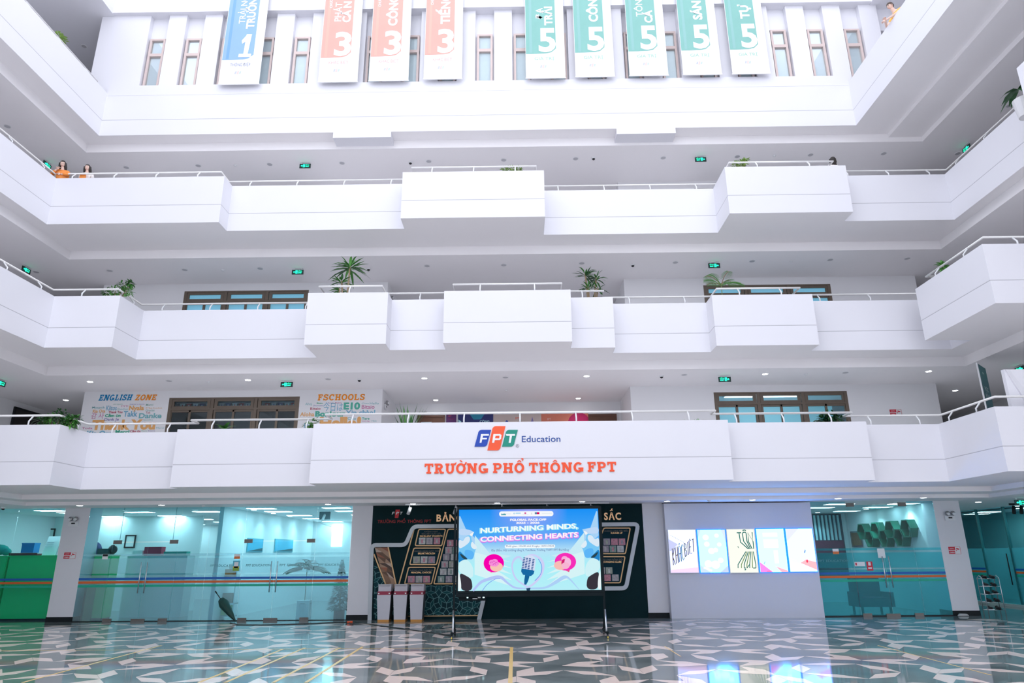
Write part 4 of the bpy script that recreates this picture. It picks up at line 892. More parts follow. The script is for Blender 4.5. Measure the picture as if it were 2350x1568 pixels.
person((12.05,q.y+.05,F4), (-1,-.15,0), 'person in a yellow-orange shirt leaning over the right top gallery parapet', mat('amber_shirt',(.93,.50,.10),.7,var=.05), BHAIR, 'fringe', lean=.30, H=1.76, tilt=.45,
       armR=((11.62,q.y+.28,wz+.06),(11.42,q.y-.02,wz+.10)), armL=((11.62,q.y-.32,wz+.06),(11.40,q.y-.08,wz+.02)))
# ================================================================== glass fronts of the hall
ST = [mat('stripe_blue',(.0,.11,.46),.4), mat('stripe_orange',(.72,.13,.02),.4), mat('stripe_green',(.0,.42,.27),.4)]
NAMES = ('blue_stripe','orange_stripe','green_stripe')
YG = D-.005
def gx(x): return atY(x,1166,D).x
def pane(root, x0, x1, zt=3.53, fr=FROST, stripes=True, name='glass_pane', text=None, z0=.02, frost=True, base=0):
    g = MB().box(x0+.004,YG,z0,x1-.004,YG+.012,zt).build(name, GLASS, root)
    for z_a,z_b in ((z0+.01,1.40),(1.45,1.92),(1.99,2.06)) if frost else ():
        MB().box(x0+.006,YG-.003,z_a+base,x1-.006,YG-.002,z_b+base).build('frosted_film', fr, g)
    if stripes:
        for (zc),m,n in zip((1.29,1.185,1.07),ST,NAMES): MB().box(x0+.002,YG-.006,zc-.034,x1-.002,YG-.004,zc+.034).build(n, m, g)
    if text:
        m = MB(); put_text(m, text, (((x0+x1)/2,YG-.006,1.64),(1,0,0),(0,0,1)), min(x1-x0-.3,1.0), .07, .01); m.build('etched_lettering', mat('etched_dark',(.10,.28,.30),.5), g)
    return g
def handle(root, x, za, zb, y=None):
    y = YG-.07 if y is None else y
    h = MB().tube([(x,y,za),(x,y,zb)], .019, 8).build('pull_handle', STEEL, root, True)
    for z in (za+.15,zb-.15): MB().tube([(x,y,z),(x,YG,z)], .011, 6).build('standoff', STEEL, h, True)
def patch(root, x0, x1, z0, z1): MB().box(x0,YG-.02,z0,x1,YG+.03,z1).build('patch_fitting', mat('patch_steel',(.16,.15,.14),.35,.6), root)
def dbl_door(n, xa, xm, xb, label, fr=FROST, text=None, zt=2.42):
    t = tag(thing(f'door_{n}', (xm,D,0), label, 'glass door'), kind='structure')
    for a,b,sx in ((xa,xm,-1),(xm,xb,1)):
        leaf = pane(t, a, b, zt, fr, name='door_leaf', text=text)
        handle(leaf, xm+sx*.10, .85, 1.80)
        patch(leaf, (a+.02 if sx<0 else b-.28), (a+.28 if sx<0 else b-.02), zt-.05, zt+.07); patch(leaf, (a+.05 if sx<0 else b-.33), (a+.33 if sx<0 else b-.05), .0, .09)
    patch(t, xm-.22, xm+.22, 0, .08)
    return t
gl = tag(thing('glass_partition', (gx(272),D,0), 'clear and frosted glass front of the office and meeting room', 'glass wall'), kind='structure')
B = [gx(x) for x in (208,272,420,488,568,730,811)]
pane(gl, -14.30, B[1]); pane(gl, B[2], B[3]); pane(gl, B[3], B[4]-.0, text='FPT EDUCATION'); pane(gl, B[5], -5.56, text='FPT EDUCATION')
for a,b in ((B[1],B[2]),(B[4],B[5])): MB().box(a+.004,YG,2.44,b-.004,YG+.012,3.53).build('overpanel', GLASS, gl)
MB().box(-14.3,YG-.01,0,-5.56,YG+.02,.02).build('floor_rail', DARKM, gl)
MB().box(B[3]+.25,YG+.03,0,B[3]+.36,YG+.14,3.53).build('jamb_post', mat('grey_post',(.80,.82,.82),.5), gl)
for x in (286,406): MB().tube([(gx(x),YG+.02,2.5),(gx(x),YG+.02,3.53)], .008, 5).build('stay_rod', STEEL, gl)
dbl_door(4, B[1], (B[1]+B[2])/2+.1, B[2], 'double glass door of the office beside the green cabinet end', text=None)
dbl_door(5, B[4], (B[4]+B[5])/2-.08, B[5], 'double glass door of the meeting room between umbrella and palm', text='FPT EDUCATION')
g2 = tag(thing('glass_partition', (-17,D,0), 'glass front before the tall green cabinets left of the column', 'glass wall'), kind='structure')
pane(g2, -18.6, gx(45), frost=False); pane(g2, gx(45), -15.15, frost=False)
g3 = tag(thing('glass_partition', (11.5,D,0), 'glass front of the reading room right of the lit posters', 'glass wall'), kind='structure')
RX = [9.43, gx(1915), gx(1925), gx(2067), 13.57]
RX = [9.43, 10.70, 12.70, 13.57]
pane(g3, RX[0], RX[1], fr=FROST_R, text='FPT EDUCATION'); pane(g3, RX[2], RX[3], fr=FROST_R)
MB().box(9.43,YG-.01,0,13.57,YG+.02,.03).build('floor_rail', DARKM, g3)
dbl_door(6, RX[1], (RX[1]+RX[2])/2, RX[2], 'double glass door of the reading room with red and white stickers', fr=FROST_R, zt=3.42)
# far right side room: glass wall running in depth
g4 = tag(thing('glass_partition', (18.1,27.5,0), 'dim glass wall of the side room beyond the shoe rack', 'glass wall'), kind='structure')
def side_pane(root, ya, yb, name, z0=.08, zt=3.53, stripes=True):
    g = MB().box(18.10,ya+.004,z0,18.112,yb-.004,zt).build(name, GLASS, root)
    MB().box(18.096,ya+.004,z0,18.098,yb-.004,2.05).build('frosted_film', FROST_R, g)
    if stripes:
        for zc,m,n in zip((1.29,1.185,1.07),ST,NAMES): MB().box(18.092,ya+.004,zc-.034,18.095,yb-.004,zc+.034).build(n, m, g)
    return g
for ya,yb,nm in ((24.6,26.9,'glass_pane'),(28.5,31.0,'glass_pane'),(31.0,34.0,'glass_pane'),(19.0,24.6,'glass_pane')): side_pane(g4, ya, yb, nm)
lf = side_pane(g4, 26.9, 28.5, 'door_leaf', stripes=False)
hh = MB().tube([(18.03,27.12,.75),(18.03,27.12,1.85)], .02, 8).build('pull_handle', DARKM, lf, True); 
for ya in (26.9,28.5): MB().box(18.05,ya-.02,0,18.15,ya+.02,3.53).build('jamb', mat('teal_jamb',(.02,.16,.17),.4), g4)
MB().box(17.9,19,0,18.2,37,.08).build('threshold', mat('pale_step',(.45,.52,.53),.3), g4)
struct('wall_side_room', MB().box(20.9,19,0,21.0,37.7,3.53), mat('side_wall_teal_cast',(.22,.52,.55),.7), 'rear wall of the side room beyond the right glass', 'wall')  # teal cast of the dim passage put into the wall colour
struct('wall_side_end', MB().box(13.95,36.5,0,21.0,36.7,3.53), mat('side_wall_teal_cast',(.22,.52,.55),.7), 'end wall of the passage beyond the right column', 'wall')
struct('wall_upper_strip', MB().box(18.6,17.2,3.5,18.9,38,3.8), WHITE, 'narrow wall strip above the right glass', 'wall')

# ================================================================== lamps of the rooms
def panel_lamp(x, y, where, group, m=PANELG):
    t = thing('panel_lamp', (x,y,3.53), f'bright rectangular ceiling panel lamp in the {where}', 'lamp', group)
    MB().box(x-.47,y-.27,3.505,x+.47,y+.27,3.53).build('frame', WHITEP, t); MB().box(x-.44,y-.24,3.50,x+.44,y+.24,3.505).build('diffuser', m, t)
for x in (-16.15,-13.72,-11.27):
    for y in (24.3,25.5,27.9,30.5,33.0,35.2): 
        if not (y == 24.3 and x > -15): panel_lamp(x, y, 'office', 'panel lamps of the office')
for x in (-8.8,-6.25):
    for y in (24.1,25.8,28.3,30.7,33.4): panel_lamp(x, y, 'meeting room', 'panel lamps of the meeting room')
PANELR = emis('panel_lamp_glow_soft',(0.80,0.96,1.0),4.0)
for x,y in ((10.9,24.4),(11.0,26.2),(13.1,26.2),(13.1,24.4),(11.0,28.4),(13.0,28.5)): panel_lamp(x, y, 'reading room', 'panel lamps of the reading room', PANELR)
for x,y in ((19.5,22.5),(19.5,25.0),(19.5,27.5),(19.5,30.0),(16.2,27.5),(16.2,31.5)): panel_lamp(x, y, 'side room, added for brightness', 'added panel lamps of the side room', PANELG)  # unseen panels added to brighten the side room and passage

for x,y in ((13.25,27.4),(13.45,25.3),(12.3,29.6)): downlight(Vector((x,y,3.53)), True, 'glowing downlight washing the hexagon shelf wall of the reading room', 'wall washers of the reading room', power=55)
for x,y in ((-9.4,25.0),(-9.4,27.0),(-9.4,29.0),(-9.4,31.0)): downlight(Vector((x,y,3.53)), True, 'glowing downlight washing the meeting room partition', 'wall washers of the meeting room', power=30)
# ================================================================== office contents
CABG = mat('green_laminate',(.01,.70,.20),.35,var=.05,vscale=2)
for i,(x0,x1,lab) in enumerate(((-18.5,-17.2,'tall green cabinet at the far left end behind the glass'),(-17.14,-15.2,'tall green cabinet directly left of the white column behind the glass'),(-14.28,-13.70,'narrow end of a green cabinet right of the white column'))):
    t = thing('storage_cabinet', ((x0+x1)/2,24.4,0), lab, 'cabinet')
    MB().box(x0,24.12,.06,x1,24.6,2.0).build('body', CABG, t); MB().box(x0+.02,24.15,0,x1-.02,24.58,.06).build('plinth', DARKM, t)
    MB().box(x0-.01,24.08,2.0,x1+.01,24.62,2.04).build('top_board', CABG, t)
    MB().box(x0+.02,24.105,.10,x1-.02,24.12,1.98).build('door', CABG, t)
def onbox(name, x, y, z, w, d, h, m, label, cat, parts=(), group=None):
    t = thing(name, (x,y,z), label, cat, group); MB().box(x-w/2,y-d/2,z,x+w/2,y+d/2,z+h).build('body', m, t)
    for n,(a,b,c,e,f_,g_),mm in parts: MB().box(x+a,y+b,z+c,x+e,y+f_,z+g_).build(n, mm, t)
    return t
ZC = 2.04; TEALC = mat('teal_cloth',(.0,.33,.28),.7,var=.1); NAVYB = mat('navy_bag',(.02,.04,.16),.6); BLUEB = mat('blue_box',(.0,.24,.62),.5); MAROON = mat('maroon_tray',(.20,.02,.03),.5); PAPER = mat('paper_white',(.80,.84,.84),.7)
m = MB().ball((-17.75,24.35,ZC+.19), .3, (1.3,.6,.6)); t = thing('cloth_bundle',(-17.6,24.35,ZC),'crumpled teal cloth bundle on the left green cabinet','cloth'); m.build('bundle', TEALC, t, True); MB().ball((-17.42,24.3,ZC+.125),.12,(1.5,.8,1)).build('fold', TEALC, t, True)
onbox('storage_box', -16.65,24.35,ZC+.085,.42,.3,.28,BLUEB,'bright blue box in a maroon tray on the green cabinet','box',[('lid',(-.22,-.16,.28,.22,.16,.32),BLUEB)])
onbox('tray', -16.75,24.35,ZC,.95,.36,.06,MAROON,'low maroon tray on the green cabinet left of the column','tray',[('rim',(-.48,-.185,.05,.48,-.17,.08),MAROON)])
for x,w,h,lab in ((-15.98,.44,.62,'taller white paper board leaning on the cabinet beside the column'),(-15.55,.28,.5,'shorter white paper board beside the column')):
    t = thing('paper_board',(x,24.4,ZC),lab,'board'); MB().prism([(x-w/2,24.30,ZC),(x+w/2,24.30,ZC),(x+w/2,24.33,ZC),(x-w/2,24.33,ZC)],[(x-w/2+.06,24.42,ZC+h),(x+w/2+.06,24.42,ZC+h),(x+w/2+.06,24.45,ZC+h),(x-w/2+.06,24.45,ZC+h)]).build('sheet', PAPER, t)
    mb = MB()
    for k in range(4): mb.prism([(x-w*.35,24.325+.018*k,ZC+h*.45+.08*k*h),(x+w*.2,24.325+.018*k,ZC+h*.45+.08*k*h),(x+w*.2,24.33+.018*k,ZC+h*.47+.08*k*h),(x-w*.35,24.33+.018*k,ZC+h*.47+.08*k*h)],[(x-w*.35,24.32+.018*k,ZC+h*.45+.08*k*h),(x+w*.2,24.32+.018*k,ZC+h*.45+.08*k*h),(x+w*.2,24.325+.018*k,ZC+h*.47+.08*k*h),(x-w*.35,24.325+.018*k,ZC+h*.47+.08*k*h)])
    mb.build('printed_lines', mat('print_grey',(.4,.45,.47),.7), t)
t = thing('sports_bag',(-15.0,25.2,1.9),'round dark navy bag on a shelf behind the column','bag'); MB().ball((-15.0,25.2,2.2),.3,(1,.7,1)).build('body', NAVYB, t, True); MB().tube([(-15.2,25.0,2.3),(-15.0,24.96,2.5),(-14.8,25.0,2.3)],.02,6).build('strap', DARKM, t, True)
onbox('low_shelf',-15.0,25.2,0,1.0,.5,1.9,mat('white_shelf',(.62,.70,.71),.6),'white tall shelf unit behind the column','shelf',[('board',(-.5,-.27,.6,.5,-.25,.64),WHITEP),('board',(-.5,-.27,1.2,.5,-.25,1.24),WHITEP)])
t = thing('printer',(-14.15,24.4,ZC),'dark green machine with a rounded hood on the narrow cabinet end','printer'); MB().box(-14.27,24.2,ZC,-13.9,24.58,ZC+.2).build('body', mat('machine_green',(.01,.09,.08),.4), t); MB().ball((-13.86,24.4,ZC+.17),.16,(1,.7,1)).build('hood', mat('machine_black',(.01,.03,.03),.3), t, True)
# framed certificates on the office rear wall
def framed(x, y, w, h, Y, label, inner, fm_=DARKM, name='picture_frame', cat='frame'):
    p = atY(x,y,Y); t = thing(name,(p.x,Y,p.z-h/2),label,cat)
    f = MB(); f.box(p.x-w/2,Y-.03,p.z-h/2,p.x+w/2,Y-.002,p.z-h/2+.05); f.box(p.x-w/2,Y-.03,p.z+h/2-.05,p.x+w/2,Y-.002,p.z+h/2); f.box(p.x-w/2,Y-.03,p.z-h/2,p.x-w/2+.05,Y-.002,p.z+h/2); f.box(p.x+w/2-.05,Y-.03,p.z-h/2,p.x+w/2,Y-.002,p.z+h/2); f.build('frame', fm_, t)
    MB().box(p.x-w/2+.04,Y-.015,p.z-h/2+.04,p.x+w/2-.04,Y-.004,p.z+h/2-.04).build('print', inner, t); return p
# panel wall for the certificates
struct('wall_inner', MB().box(-18.5,28.2,0,-12.6,28.3,3.53), OFFW, 'inner office wall carrying framed certificates', 'wall')
framed(110,1232,.52,.62,28.19,'dark framed certificate above the paper boards',PAPER); framed(299,1243,.42,.50,28.19,'dark framed certificate between the office doors and column',PAPER)
t = thing('file_rack',(-12.9,25.3,1.5),'red and white leaflet rack standing behind the office door','rack'); MB().box(-13.2,25.2,2.0,-12.6,25.5,2.3).build('leaflets', mat('leaflet_red',(.45,.03,.08),.6), t); MB().box(-13.6,25.2,2.0,-13.25,25.5,2.18).build('leaflets', PAPER, t); MB().box(-13.7,25.1,0,-11.6,25.7,2.0).build('counter', mat('office_counter',(.55,.68,.70),.5), t); MB().box(-12.5,25.2,2.0,-11.7,25.5,2.14).build('green_folder', TEALC, t)
onbox('cardboard_sheet',-14.05,23.8,0,.06,.5,1.05,mat('cardboard',(.32,.22,.12),.8),'brown board leaning behind the column','board',[('edge',(-.035,-.25,0,.035,-.24,1.05),mat('cardboard_edge',(.4,.3,.18),.8))])
# meeting room: pictures, fan, window, plants, shelf, umbrella
SKY = mat('print_sky',(.02,.42,.66),.5); 
def framedX(xa,xb,ya,yb,X,label):
    p,q = atX(xa,(ya+yb)/2,X), atX(xb,(ya+yb)/2,X); z0,z1 = atX((xa+xb)/2,yb,X).z, atX((xa+xb)/2,ya,X).z; t = thing('picture_frame',(X,(p.y+q.y)/2,z0),label,'picture')
    MB().box(X+.002,p.y,z0,X+.03,q.y,z1).build('frame', mat('thin_frame',(.1,.4,.5),.5), t); MB().box(X+.03,p.y+.05,z0+.04,X+.036,q.y-.05,z1-.04).build('print', SKY, t)
    MB().prism([(X+.036,p.y+.1,z0+.04),(X+.036,q.y-.06,z0+.04),(X+.036,q.y-.06,z0+.16),(X+.036,(p.y+q.y)/2,z0+.10)],[(X+.04,p.y+.1,z0+.04),(X+.04,q.y-.06,z0+.04),(X+.04,q.y-.06,z0+.16),(X+.04,(p.y+q.y)/2,z0+.10)]).build('dark_trees', mat('print_trees',(.0,.10,.13),.6), t)
framedX(629,671,1238,1268,P0.x+.052,'bright blue sky picture further along the meeting room partition'); framedX(566,602,1236,1268,P0.x+.052,'blue sky picture on the partition nearest the glass front')
struct('wall_inner', MB().box(-9.84,33.9,0,-5.4,34.0,3.53), OFFW, 'rear wall of the meeting room', 'wall')
t = thing('wall_fan', tuple(atY(748,1190,26.5)), 'white wall fan tilted down in the meeting room', 'fan'); c = atY(745,1194,26.5)
MB().box(c.x-.2,c.y-.04,c.z+.02,c.x+.2,c.y+.04,c.z+.38).build('bracket', mat('fan_dark',(.10,.16,.18),.4), t); MB().tube([(c.x,c.y,c.z+.2),(c.x-.02,c.y-.2,c.z)],.05,8).build('motor', WHITEP, t, True)
mb = MB()
for k in range(3): R_ = .34-.08*k; mb.tube([(c.x-.02+R_*math.cos(a_),c.y-.25+R_*.5*math.sin(a_),c.z-.14+R_*.30*math.cos(a_)*-1) for a_ in [i*math.pi/10 for i in range(21)]], .010, 5)
mb.build('cage', WHITEP, t, True)
for k in range(3): a_ = k*2.1; MB().leaf((c.x-.02,c.y-.24,c.z-.13),(math.cos(a_),.4*math.sin(a_),-.3*math.cos(a_)),.26,.14,0).build('blade', WHITEP, t)
struct('window_40', MB().box(atY(762,1225,33.89).x,33.86,atY(770,1255,33.89).z,atY(786,1225,33.89).x,33.89,atY(770,1204,33.89).z), emis('daylight_pane',(.85,.98,1.0),3.0), 'bright daylight strip window at the back of the meeting room', 'window')
onbox('meeting_table',-7.0,31.5,0,2.0,1.0,.75,mat('pale_table',(.6,.66,.68),.5),'pale table at the back of the meeting room','table',[('top',(-1.05,-.55,.75,1.05,.55,.79),WHITEP)])
# palm and slim tree behind the frosted glass
p = atY(703,1330,24.4); t = frond_palm(p.x, 24.4, 0, 1.55, 12, .80, 'potted palm standing behind the frosted meeting room glass', G('palm_dark',(.006,.05,.03)), .5, .09); MB().box(p.x-.2,24.2,0,p.x+.2,24.6,.55).build('planter_box', WHITEP, t)  # very dark leaf green for the palm
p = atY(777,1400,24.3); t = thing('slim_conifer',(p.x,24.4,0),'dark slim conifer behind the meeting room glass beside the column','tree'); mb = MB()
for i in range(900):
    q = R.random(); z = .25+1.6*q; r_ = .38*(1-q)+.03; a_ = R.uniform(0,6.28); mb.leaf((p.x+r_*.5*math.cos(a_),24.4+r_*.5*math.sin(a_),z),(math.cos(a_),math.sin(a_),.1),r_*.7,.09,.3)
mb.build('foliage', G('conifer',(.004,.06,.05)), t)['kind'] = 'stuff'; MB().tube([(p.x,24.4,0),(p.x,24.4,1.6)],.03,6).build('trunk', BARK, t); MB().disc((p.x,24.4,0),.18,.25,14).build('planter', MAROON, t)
p = atY(517,1380,24.2); t = thing('display_stand',(p.x+.1,24.3,0),'small stand with coloured boxes beside the jamb post','shelf')
for z,m_ in ((.12,mat('box_lime',(.25,.45,.03),.6)),(.50,mat('box_brown',(.25,.08,.03),.6)),(1.25,mat('box_orange',(.70,.18,.03),.6))): MB().box(p.x-.15,24.15,z,p.x+.25,24.45,z+.3).build('box', m_, t)
f = MB(); 
for xx in (p.x-.22,p.x+.3): f.box(xx,24.1,0,xx+.03,24.5,1.6)
for z in (.08,.46,1.2): f.box(p.x-.22,24.1,z,p.x+.33,24.5,z+.03)
f.build('frame', WHITEP, t); MB().ball((p.x+.1,24.3,1.62),.13).build('ball', mat('pale_ball',(.7,.65,.6),.6), t, True); MB().ball((p.x+.12,24.28,1.38-.1),.1).build('fruit', mat('orange_ball',(.8,.3,.1),.6), t, True)
# folded green umbrella leaning outside
a_, b_ = Vector((atY(541,1422,D-.55).x, D-.55, .03)), Vector((atY(497,1362,D-.06).x, D-.05, atY(497,1362,D-.06).z)); d_ = (b_-a_); t = thing('umbrella', tuple(a_), 'closed dark green umbrella leaning against the meeting room glass', 'umbrella')
UM = mat('umbrella_green',(.005,.05,.04),.6,var=.2)
mb = MB().tube([tuple(a_),tuple(a_+d_*.25),tuple(a_+d_*.62),tuple(a_+d_*.75)], [.012,.085,.155,.10], 9); mb.build('canopy', UM, t, True)
for k in range(6): q = a_+d_*.72; an = k*1.05; mb = MB().leaf(tuple(q+Vector((.1*math.cos(an),.02*math.sin(an),0))), -d_+Vector((.12*math.cos(an),0,.05)), .45, .10, 0); mb.build('canopy_fold', UM, t)
MB().tube([tuple(a_+d_*.7),tuple(b_)],.012,6).build('shaft', DARKM, t, True); MB().tube([tuple(b_),tuple(b_+d_.normalized()*.1)],.02,7).build('handle', DARKM, t, True)
# stickers on the left doors
def sticker(x0,y0,x1,y1,m,label,parts=(),Y=None):
    Y = Y or YG-.008; X0,Z0,X1,Z1 = rectY(x0,y0,x1,y1,Y); t = thing('door_sticker',(X0,Y,Z0),label,'sticker'); MB().box(X0,Y-.002,Z0,X1,Y,Z1).build('sheet', m, t)
    for a,b,c,e,mm in parts: MB().box(X0+a*(X1-X0),Y-.005,Z0+b*(Z1-Z0),X0+c*(X1-X0),Y-.002,Z0+e*(Z1-Z0)).build('panel', mm, t)
    return t
OST = mat('sticker_orange',(.75,.20,.05),.5); CYN = mat('sticker_cyan',(.1,.5,.65),.5); LIME = mat('sticker_lime',(.25,.40,.05),.5); YEL = mat('sticker_yellow',(.8,.6,.1),.5)
sticker(537.5,1272,551,1283,OST,'small orange and white notice on the glass beside the umbrella',[(.0,.5,1,1,WHITEP)])
sticker(534,1287,550,1311,CYN,'blue, yellow and green poster sticker on the glass beside the umbrella',[(.05,.02,.95,.30,LIME),(.05,.30,.95,.45,YEL),(.2,.3,.8,.85,WHITEP)])
sticker(235,1272,248,1284,PAPER,'small white notice on the glass before the narrow cabinet end',[(.05,.55,.95,.95,DARKM)])
sticker(1911,1260,1925,1272,WHITEP,'white and orange notice on the reading room glass beside the posters',[(0,0,1,.5,OST)])
sticker(2014,1259,2031,1281,PAPER,'pale paper sheet on the reading room door')
sticker(1961,1290,1985,1300,WHITEP,'white no-smoking strip on the reading room door',[(.08,.2,.22,.8,REDS)])
t = sticker(1989,1289,2003,1310,REDS,'red warning sticker on the reading room door',[(.3,.55,.7,.92,WHITEP),(.2,.2,.8,.36,WHITEP)])

# ================================================================== reading room contents
mb = None; HEX = mat('hex_green',(.005,.16,.10),.4,var=.1)
def hexunit(yc,zc,r,lab):
    c = Vector((13.72,yc,zc)); t = thing('hexagon_shelf',(13.72,c.y,c.z),lab,'shelf','green hexagon shelves on the reading room wall')
    o = [(c.y+r*math.cos(math.radians(60*i)), c.z+r*math.sin(math.radians(60*i))) for i in range(6)]; n_ = [(c.y+(a-c.y)*.88, c.z+(b-c.z)*.88) for a,b in o]
    for i in range(6):
        j = (i+1)%6; MB().prism([(13.46,*o[i]),(13.46,*o[j]),(13.46,*n_[j]),(13.46,*n_[i])],[(13.74,*o[i]),(13.74,*o[j]),(13.74,*n_[j]),(13.74,*n_[i])]).build('panel', HEX, t)
    MB().prism([(13.73,*q) for q in n_],[(13.745,*q) for q in n_]).build('back', mat('hex_back',(.35,.50,.50),.6), t); return c
for i in range(7): hexunit(28.55-i*.55, 2.72-.30*(i%2), .345, 'green hexagonal wall shelf in the reading room')
mb = None
t = thing('slat_panel',(9.9,30.3,1.9),'dark panel of upright light slats at the back of the reading room','panel'); xa,xb = atY(1864,1210,30.35).x, atY(1933,1210,30.35).x; xa = 9.5 if xa < 9.5 else xa
zt_, zb_ = atY(1900,1183,30.3).z, atY(1900,1240,30.3).z
MB().box(xa-.3,30.33,1.0,xb,30.38,zt_+.05).build('backing', mat('slat_dark',(.01,.05,.08),.5), t)
for i in range(8): xx = xa-.1+i*(xb-xa+.05)/8; MB().box(xx,30.26,zb_,xx+.08,30.33,zt_).build('slat', mat('slat_pale',(.35,.58,.62),.5), t)
MB().box(xa-.2,30.2,zb_-.55,xb-.1,30.33,zb_-.02).build('book_row', mat('books_mixed',(.10,.02,.05),.7,var=.6,vscale=14), t)
p = atX(1967,1237,13.74); t = thing('picture_frame',(13.74,p.y,p.z-.6),'tall framed brown artwork on the reading room wall','picture'); z0_, z1_ = atX(1967,1256,13.74).z, atX(1967,1219,13.74).z
MB().box(13.71,p.y-.5,z0_,13.748,p.y+.5,z1_).build('frame', STEEL, t); MB().box(13.70,p.y-.4,z0_+.06,13.71,p.y+.4,z1_-.06).build('print', mat('art_brown',(.18,.10,.05),.6,var=.5,vscale=9), t)
t = thing('red_sofa',(12.3,25.6,0),'red armchair seen blurred behind the frosted reading room door','armchair'); RED = mat('sofa_red',(.30,.03,.06),.7)
MB().box(11.6,25.3,.15,12.6,26.1,.45).build('seat', RED, t); MB().box(11.6,25.95,.45,12.6,26.15,1.15).build('backrest', RED, t)
for xx in (11.5,12.6): MB().box(xx,25.3,.15,xx+.12,26.1,.62).build('armrest', RED, t)
for xx in (11.6,12.55):
    for yy in (25.35,26.0): MB().box(xx,yy,0,xx+.06,yy+.06,.15).build('leg', DARKM, t)

# ================================================================== black display wall
YW = D+.0; BLK1 = mat('display_black_green',(.004,.022,.026),.6,var=.25,vscale=1.2,spec=.08)
dw = thing('display_wall',(-.4,YW,0),'black-green honour board wall with gold frames behind the big screen','display wall')
MB().box(-4.87,YW,0,4.01,YW+.08,3.52).build('board', BLK1, dw)
def flatband(pts, w, dep, m, name, Yf=YW, closed=False):
    """band of constant width following pixel points on the wall"""
    P_ = [Vector((atY(x,y,Yf).x, atY(x,y,Yf).z)) for x,y in pts]; n = len(P_); L_, R_ = [], []
    for i in range(n):
        a = P_[i-1] if i or closed else P_[i]; b = P_[(i+1)%n] if i < n-1 or closed else P_[i]
        d1 = (P_[i]-a); d2 = (b-P_[i]); d1 = d1.normalized() if d1.length>1e-6 else d2.normalized(); d2 = d2.normalized() if d2.length>1e-6 else d1
        tt = (d1+d2).normalized(); nn = Vector((-tt.y,tt.x)); k = 1/max(.45, nn.dot(Vector((-d1.y,d1.x))))
        L_.append(P_[i]+nn*w/2*k); R_.append(P_[i]-nn*w/2*k)
    mb = MB()
    for i in range(n if closed else n-1):
        j = (i+1)%n; q = [L_[i],L_[j],R_[j],R_[i]]; mb.prism([(v.x,Yf-dep-.0002*(i%5),v.y) for v in q],[(v.x,Yf,v.y) for v in q])
    return mb.build(name, m, dw)
TUBE = mat('pale_tube',(.55,.60,.64),.35,var=.06,vscale=4); GOLD = mat('gold_trim',(.62,.40,.20),.35,.4,var=.1)
def rnd(pts, r):
    out = [pts[0]]
    for i in range(1,len(pts)-1):
        a,b,c = Vector(pts[i-1]),Vector(pts[i]),Vector(pts[i+1]); u,v = (a-b),(c-b); k = min(r,u.length*.45,v.length*.45); p0,p1 = b+u.normalized()*k, b+v.normalized()*k
        for q in (0,.25,.5,.75,1): out.append(tuple(p0*(1-q)**2 + b*2*q*(1-q) + p1*q*q))
    return out+[pts[-1]]
flatband(rnd([(849,1424),(854,1251.4),(931,1251.4),(949,1208.7),(1240,1206),(1464,1203.5),(1436,1350.4),(1180,1352),(1115,1353),(1099,1424)],10), .125, .07, TUBE, 'tube_frame')
# gold framed parallelograms, photos and captions
G_IN = mat('frame_inset',(.004,.030,.045),.6,spec=.08)
CAPG, CAPD = mat('caption_gold',(.85,.55,.28),.4,emit=(.9,.55,.25),es=.15), mat('caption_dim',(.14,.13,.11),.5)
PH = [mat('photo_%d'%i, c, .5, var=.55, vscale=18) for i,c in enumerate(((.40,.38,.40),(.30,.27,.32),(.48,.50,.50),(.20,.30,.27),(.50,.22,.28),(.33,.36,.30)))]
def c6(x,y): return (840+x/7.84, 1150+y/7.84)
def cr(x,y): return (1380+x/6.82, 1150+y/6.82)
def goldframe(pts, photos, caps, size, cv):
    pp = [cv(*q) for q in pts]; ins = [(atY(*q,YW-.002).x, atY(*q,YW-.002).z) for q in pp]
    MB().plate(ins, YW-.004, YW).build('frame_inset', G_IN, dw); flatband(rndc(pp,3), .035, .02, GOLD, 'gold_frame', closed=True)
    for i,q in enumerate(photos):
        x,y = cv(*q); X0,Z0,X1,Z1 = rectY(x-size/2,y-size/2,x+size/2,y+size/2,YW-.006); o = MB().box(X0,YW-.012,Z0,X1,YW-.004,Z1).build('photo', R.choice(PH), dw)
        MB().box(X0+.35*(X1-X0),YW-.014,Z0+.15*(Z1-Z0),X0+.65*(X1-X0),YW-.012,Z0+.75*(Z1-Z0)).build('subject', R.choice(PH), o)
    for b,x0,y0,x1,y1,m_ in caps:
        a,c = cv(x0,y0), cv(x1,y1); wall_text(b,a[0],a[1],c[0],c[1],YW-.008,m_,dw,.01,name='caption')
def rndc(pts, r):
    out = []; n = len(pts)
    for i in range(n):
        a,b,c = Vector(pts[i-1]),Vector(pts[i]),Vector(pts[(i+1)%n]); u,v = (a-b),(c-b)
        for q in (0,.5,1): p0,p1 = b+u.normalized()*r, b+v.normalized()*r; out.append(tuple(p0*(1-q)**2+b*2*q*(1-q)+p1*q*q))
    return out
goldframe([(950,512),(1432,512),(1362,806),(885,804)], [(1010,720),(1140,720),(1275,720)], [('KHỦNG LONG',1050,540,1290,565,CAPD),('ĐẶC BIỆT XUẤT SẮC',1000,578,1350,604,CAPD),('EXCELLENT STUDENTS',970,618,1375,645,CAPG)], 15, c6)
goldframe([(862,850),(1342,850),(1268,1146),(787,1143)], [(908,1060),(1045,1060),(1180,1060)], [('KHỦNG LONG VƯỢT TRỘI',870,890,1310,916,CAPD),('BREAKTHROUGH',935,930,1240,962,CAPG)], 15.6, c6)
